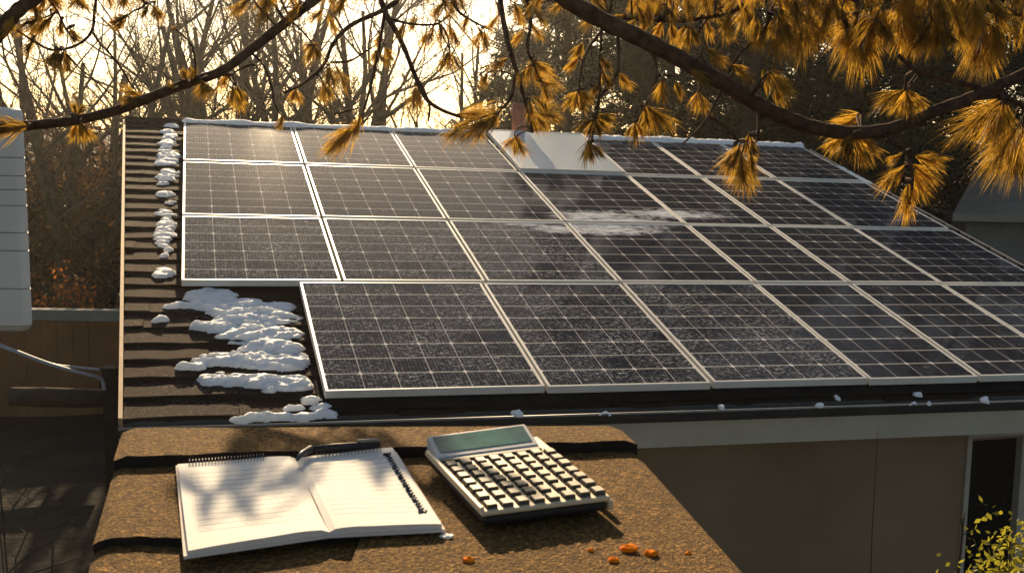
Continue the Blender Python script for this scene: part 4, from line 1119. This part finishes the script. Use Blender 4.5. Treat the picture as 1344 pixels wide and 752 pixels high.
tufts(B, [(870,103,868,135),(872,104,858,132),(885,106,896,130),(916,120,908,147),(917,120,925,150),(848,136,863,174),(848,138,884,172),(846,140,850,172),(833,160,833,192),(834,160,846,182),(834,160,822,180),
 (970,190,944,228),(972,188,955,232),(983,176,978,206),(985,178,992,208),(973,205,978,256),(975,205,992,248),(972,205,966,250),(985,200,990,235),(968,195,960,215),
 (926,63,954,88),(906,90,930,112),(1006,92,1034,112),(1010,95,1040,130),(1016,113,1028,142),(1000,90,1020,125),(960,85,985,105),
 (1188,116,1166,150),(1188,118,1200,156),(1186,118,1144,141),(1190,117,1182,155),(1192,118,1215,150),
 (1132,150,1090,165),(1130,152,1085,178),(1120,175,1096,208),(1120,175,1137,216),(1118,176,1114,214),(1124,175,1155,205),(1110,175,1080,200),
 (1315,132,1254,184),(1315,134,1286,192),(1318,134,1302,194),(1310,130,1265,160),(1322,134,1325,185),
 (1335,168,1286,240),(1338,168,1318,242),(1342,166,1342,246),(1330,170,1290,215),(1350,160,1362,230),
 (1192,240,1188,292),(1194,238,1200,270),(1190,215,1168,238),(1196,215,1232,242),(1185,200,1165,215),(1198,225,1215,262),(1188,220,1150,250),(1200,205,1240,215),
 (760,120,738,142),(760,122,768,148),(758,122,752,148),(761,118,776,138),(780,155,758,172),(782,155,802,172),(781,158,790,182),(779,158,770,182),(783,150,808,160),(773,182,766,218),(776,188,792,208),(774,186,778,216),
 (786,75,802,92),(766,55,752,80),(790,95,803,118),(788,110,775,128),(812,95,828,118),(760,75,742,95)])
B.build(pr_tree)
# upper right canopy bough: dense drooping plumes
B = Bough(W(1180,0,3.3))
B.limb([(980,-70,3.3),(1040,-40,3.3),(1110,-15,3.35),(1190,0,3.4),(1270,8,3.45),(1360,20,3.6),(1440,30,3.8)], 7, 5, [TRK+Vector((0,.1,.3)), Vector((2.0,.8,6.4)), Vector((1.2,2.0,5.6))], 8)
B.limb([(1050,-35,3.3),(1020,0,3.3),(1002,40,3.3),(972,70,3.3),(955,95,3.3)], 3.5, 2, None, 6)
B.limb([(1120,-12,3.35),(1128,20,3.35),(1126,60,3.35)], 3, 2, None, 6)
B.limb([(1200,0,3.4),(1195,30,3.4),(1205,60,3.4)], 3, 2, None, 6)
B.limb([(1275,8,3.45),(1290,35,3.45),(1285,70,3.45)], 3, 2, None, 6)
tufts(B, [(1000,33,1000,65),(1002,35,988,66),(1020,17,1034,56),(1018,18,1018,62),(1053,25,1046,82),(1055,22,1062,72),(1050,20,1030,70),(1064,14,1046,80),(1066,14,1078,60),
 (1128,18,1118,98),(1130,20,1146,92),(1126,20,1104,82),(1128,30,1132,102),(1124,22,1090,70),(1172,28,1162,64),(1168,20,1150,55),(1192,20,1196,68),(1196,20,1218,64),(1190,18,1178,72),
 (1287,32,1279,102),(1285,30,1264,68),(1289,36,1296,86),(1283,50,1270,96)])
for k in range(75):
    x = RB.uniform(985, 1360); y = RB.uniform(-45, 42)-(10 if x < 1050 else 0); L_ = RB.uniform(34, 62); a = R(90+RB.uniform(-38,38)); B.tuft(x, y, x+L_*math.cos(a), y+L_*math.sin(a), r=RB)
B.build(pr_tree)
B = Bough(W(1180,-100,4.3))  # unseen bough added above the frame to shade the plumes below
B.limb([(1000,-130,4.3),(1080,-115,4.3),(1170,-105,4.3),(1260,-100,4.3),(1350,-95,4.3),(1440,-100,4.4)], 6, 4, [TRK+Vector((.1,.2,.8)), Vector((2.4,1.2,6.9)), Vector((1.4,3.0,6.0))], 8)
for k in range(110):
    x = RB.uniform(985, 1430); y = RB.uniform(-165, -75); L_ = RB.uniform(26, 46); a = R(90+RB.uniform(-60,60)); B.tuft(x, y, x+L_*math.cos(a), y+L_*math.sin(a), r=RB, n_=60)
B.build(pr_tree)
# upper middle bough above the main one
B = Bough(W(880,10,3.6))
B.limb([(1010,-60,3.6),(970,10,3.6),(930,23,3.6),(880,28,3.6),(830,26,3.6),(800,20,3.6)], 3.2, 1.8, [TRK+Vector((-.05,.2,.15)), Vector((1.7,.9,6.3)), Vector((1.1,2.4,5.6))], 7)
B.limb([(930,23,3.6),(915,45,3.6),(905,60,3.6)], 2, 1.2, None, 5)
tufts(B, [(900,33,888,62),(908,37,918,60),(904,34,902,66),(960,14,948,50),(945,20,962,55),(870,28,858,52),(850,26,838,48),(835,25,815,45),(880,28,886,58),(925,22,935,52),(820,20,800,30),(860,22,868,2),(900,22,915,0),(950,10,925,-15),(985,0,968,40),(975,5,990,45),(840,20,850,0)])
for k in range(26):
    x = RB.uniform(760, 990); y = RB.uniform(-35, 8); L_ = RB.uniform(26, 44); a = R(90+RB.uniform(-55,55)); B.tuft(x, y, x+L_*math.cos(a), y+L_*math.sin(a), r=RB)
B.build(pr_tree)
# twigs over the middle of the roof
B = Bough(W(600,60,4.6))
B.limb([(720,-110,4.2),(620,-70,4.4),(560,-45,4.5),(530,-15,4.5),(520,2,4.55),(500,15,4.6),(460,34,4.6),(437,58,4.65),(425,85,4.7),(398,110,4.7),(372,122,4.7)], 6, 1.6, [TRK+Vector((-.2,.2,.6)), Vector((1.3,.9,6.9)), Vector((.7,2.6,6.2))], 8)
B.limb([(490,-30,4.6),(505,15,4.6),(518,38,4.6),(530,62,4.6),(545,100,4.6),(558,128,4.6),(575,142,4.6),(600,152,4.6),(628,156,4.6)], 4.2, 2, None, 7)
B.limb([(545,100,4.6),(556,118,4.6),(564,140,4.6),(562,160,4.6)], 2.4, 1.4, None, 5)
B.limb([(512,25,4.6),(540,32,4.6),(572,32,4.6),(590,20,4.6)], 2, 1.2, None, 5); B.limb([(505,15,4.6),(500,50,4.6),(492,90,4.6),(482,130,4.6),(471,160,4.6),(446,184,4.6),(428,203,4.6)], 2.4, 1.2, None, 5)
B.limb([(440,82,4.7),(460,80,4.7),(480,68,4.7),(500,55,4.65)], 1.6, 1, None, 4); B.limb([(438,150,4.6),(460,145,4.6),(472,142,4.6)], 1.5, 1, None, 4)
B.limb([(690,-80,4.4),(658,-20,4.5),(663,40,4.5),(675,85,4.5),(684,115,4.5),(692,145,4.5),(699,174,4.5)], 4.2, 2.2, None, 7)
B.limb([(676,100,4.5),(673,122,4.5),(662,140,4.5),(640,152,4.5),(615,160,4.5)], 2.6, 1.4, None, 5); B.limb([(690,0,4.5),(697,30,4.5),(692,60,4.5),(700,85,4.5),(712,110,4.5)], 2.4, 1.4, None, 5)
B.limb([(590,-30,4.6),(598,10,4.6),(620,28,4.6),(645,40,4.6)], 2.4, 1.3, None, 5)
tufts(B, [(430,18,442,48),(425,12,402,32),(440,85,456,122),(432,85,430,124),(428,88,444,118),(420,58,398,62),(425,110,424,138),(424,110,436,132),(385,116,396,138),(390,114,380,135),(505,60,518,84),(500,40,494,66),(498,62,486,84),(495,68,510,88),
 (570,34,558,66),(590,28,594,60),(580,30,578,62),(595,40,602,64),(590,66,588,98),(592,70,606,94),(590,68,576,92),(626,34,642,62),(632,40,620,64),(636,40,636,68),(560,40,552,62),(610,15,600,-8),
 (545,112,541,152),(548,110,552,146),(472,158,424,206),(468,165,434,200),(455,175,424,204),(474,150,462,184),
 (600,150,642,148),(604,150,654,144),(620,155,582,187),(640,158,598,188),(652,150,610,178),(645,155,620,190),(655,148,640,175),(660,142,632,165),
 (668,76,640,92),(700,76,688,112),(700,80,728,102),(690,90,680,110),(702,82,708,115),(706,105,738,116),(696,125,732,148),(700,150,722,174),(705,148,738,157),(698,152,706,176),(712,108,722,140),(695,130,700,160),
 (675,176,690,208),(677,180,658,196),(676,180,676,206),(640,95,630,118),(688,40,672,60),(696,30,712,54),(615,20,604,46),(655,20,640,40),(650,0,662,28),(700,10,716,36),(580,5,566,28),(545,20,538,44),(530,30,522,54)])
for k in range(16):
    x = RB.uniform(560, 760); y = RB.uniform(-30, 12); L_ = RB.uniform(22, 36); a = R(90+RB.uniform(-60,60)); B.tuft(x, y, x+L_*math.cos(a), y+L_*math.sin(a), r=RB)
B.build(pr_tree)

pl_tree = empty('leaning_pine', (-4.6, 1.0, 0)); tag(pl_tree, 'pine beyond the left edge reaching a long bare bough over the roof', 'tree')
tb = MB(); tb.tube([(0,0,-.2),(.05,.05,2.5),(.1,.0,5),(.05,.1,7.5),(0,.1,9)], [.24,.21,.18,.14,.08], 14); tb.build('trunk', M['bark'], pl_tree, smooth=True)
B = Bough(W(200,127,3.5))
B.limb([(-160,190,3.0),(-60,174,3.1),(0,168,3.15),(60,163,3.2),(100,158,3.15),(150,146,3.1),(200,127,3.05),(250,108,3.05),(290,94,3.05),(330,65,3.1),(365,38,3.15),(398,12,3.2),(440,-20,3.3),(500,-75,3.4)], 6.8, 6.2, [(-4.5,1.1,4.6),(-3.4,1.9,4.25)], 9)
B.limb([(120,154,3.1),(150,140,3.1),(180,132,3.1),(215,118,3.1)], 1.5, 1, None, 4); B.limb([(270,100,3.1),(300,98,3.1),(330,85,3.1),(340,92,3.1)], 1.8, 1, None, 4)
B.limb([(330,70,3.1),(345,85,3.1),(355,110,3.1),(362,140,3.1),(372,155,3.1)], 1.8, 1, None, 4); B.limb([(385,30,3.1),(400,45,3.1),(412,60,3.1)], 1.6, 1, None, 4)
tufts(B, [(104,160,108,188),(103,160,92,186),(105,160,122,184),(100,152,97,134),(102,152,110,138),(190,128,158,116),(182,130,158,132),(175,132,160,138),(38,166,-8,168),(30,165,-10,160),(34,167,-12,174),
 (230,118,220,108),(250,108,254,88),(245,106,240,90),(265,104,270,132),(270,104,258,128),(262,105,282,126),(308,112,316,146),(306,112,304,142),(310,112,322,138),(300,96,288,120),(232,40,226,36),(412,60,402,85),(410,60,425,80),(372,150,364,172)])
for k in range(16):  # tufts added mostly above the frame to dapple the notebook
    x = RB.uniform(330, 470); y = RB.uniform(-60, 8); L_ = RB.uniform(30, 46); a = R(90+RB.uniform(-60,60)); B.tuft(x, y, x+L_*math.cos(a), y+L_*math.sin(a), r=RB)
B.build(pl_tree)
B = Bough(W(20,20,2.7))
B.limb([(-160,110,2.4),(-60,82,2.6),(-10,52,2.7),(12,26,2.7),(35,5,2.7),(80,-20,2.75),(140,-40,2.8)], 13, 8, [(-4.5,1.1,5.6),(-3.2,1.5,5.0)], 10)
B.limb([(-5,20,2.75),(25,42,2.8),(50,58,2.9),(70,66,2.9),(100,60,2.9),(120,42,2.9),(124,15,2.9),(128,-20,2.9)], 1.6, 2.2, None, 5)
B.limb([(120,40,2.9),(132,58,2.9),(140,66,2.9),(158,88,2.95),(170,108,3),(178,118,3)], 1.8, 1.2, None, 5); B.limb([(140,66,2.9),(150,50,2.9)], 1.4, .8, None, 4)
B.limb([(88,72,2.9),(105,90,2.9),(130,110,2.95),(152,130,3)], 1.6, 1, None, 5); B.limb([(60,-5,2.8),(75,15,2.8),(85,35,2.85),(98,55,2.9)], 1.8, 1.2, None, 5)
B.limb([(170,-25,2.9),(190,5,2.9),(175,15,2.9),(160,26,2.9)], 2, 1, None, 5)
tufts(B, [(84,66,74,98),(86,66,92,100),(80,66,58,86),(76,64,68,92),(62,22,20,36),(70,20,48,42),(80,24,80,50),(68,24,30,52),(60,14,34,14),(168,22,138,33),(165,26,150,40),(202,6,206,30),(200,8,216,26),(195,6,186,24),(112,-6,88,10),(100,-8,110,14),(40,5,55,30),(20,20,5,50),(90,35,104,58),(45,50,30,75)])
for k in range(12):
    x = RB.uniform(10, 230); y = RB.uniform(-40, -5); L_ = RB.uniform(26, 40); a = R(90+RB.uniform(-60,60)); B.tuft(x, y, x+L_*math.cos(a), y+L_*math.sin(a), r=RB)
B.build(pl_tree)

# ------------------------------------------------------------------ thin morning haze in the air
hzm = bpy.data.materials.new('haze_air'); hzm.use_nodes = True; hn = hzm.node_tree.nodes; hn.clear()
ho_ = hn.new('ShaderNodeOutputMaterial'); pv = hn.new('ShaderNodeVolumePrincipled')
pv.inputs['Color'].default_value = (.95,.90,.82,1); pv.inputs['Density'].default_value = .0006; pv.inputs['Anisotropy'].default_value = .75
hzm.node_tree.links.new(pv.outputs[0], ho_.inputs['Volume'])
hb_ = MB(); hb_.box(-70, 70, -8, 72, -14, 24); o = hb_.build('haze', hzm); tag(o, kind='stuff')
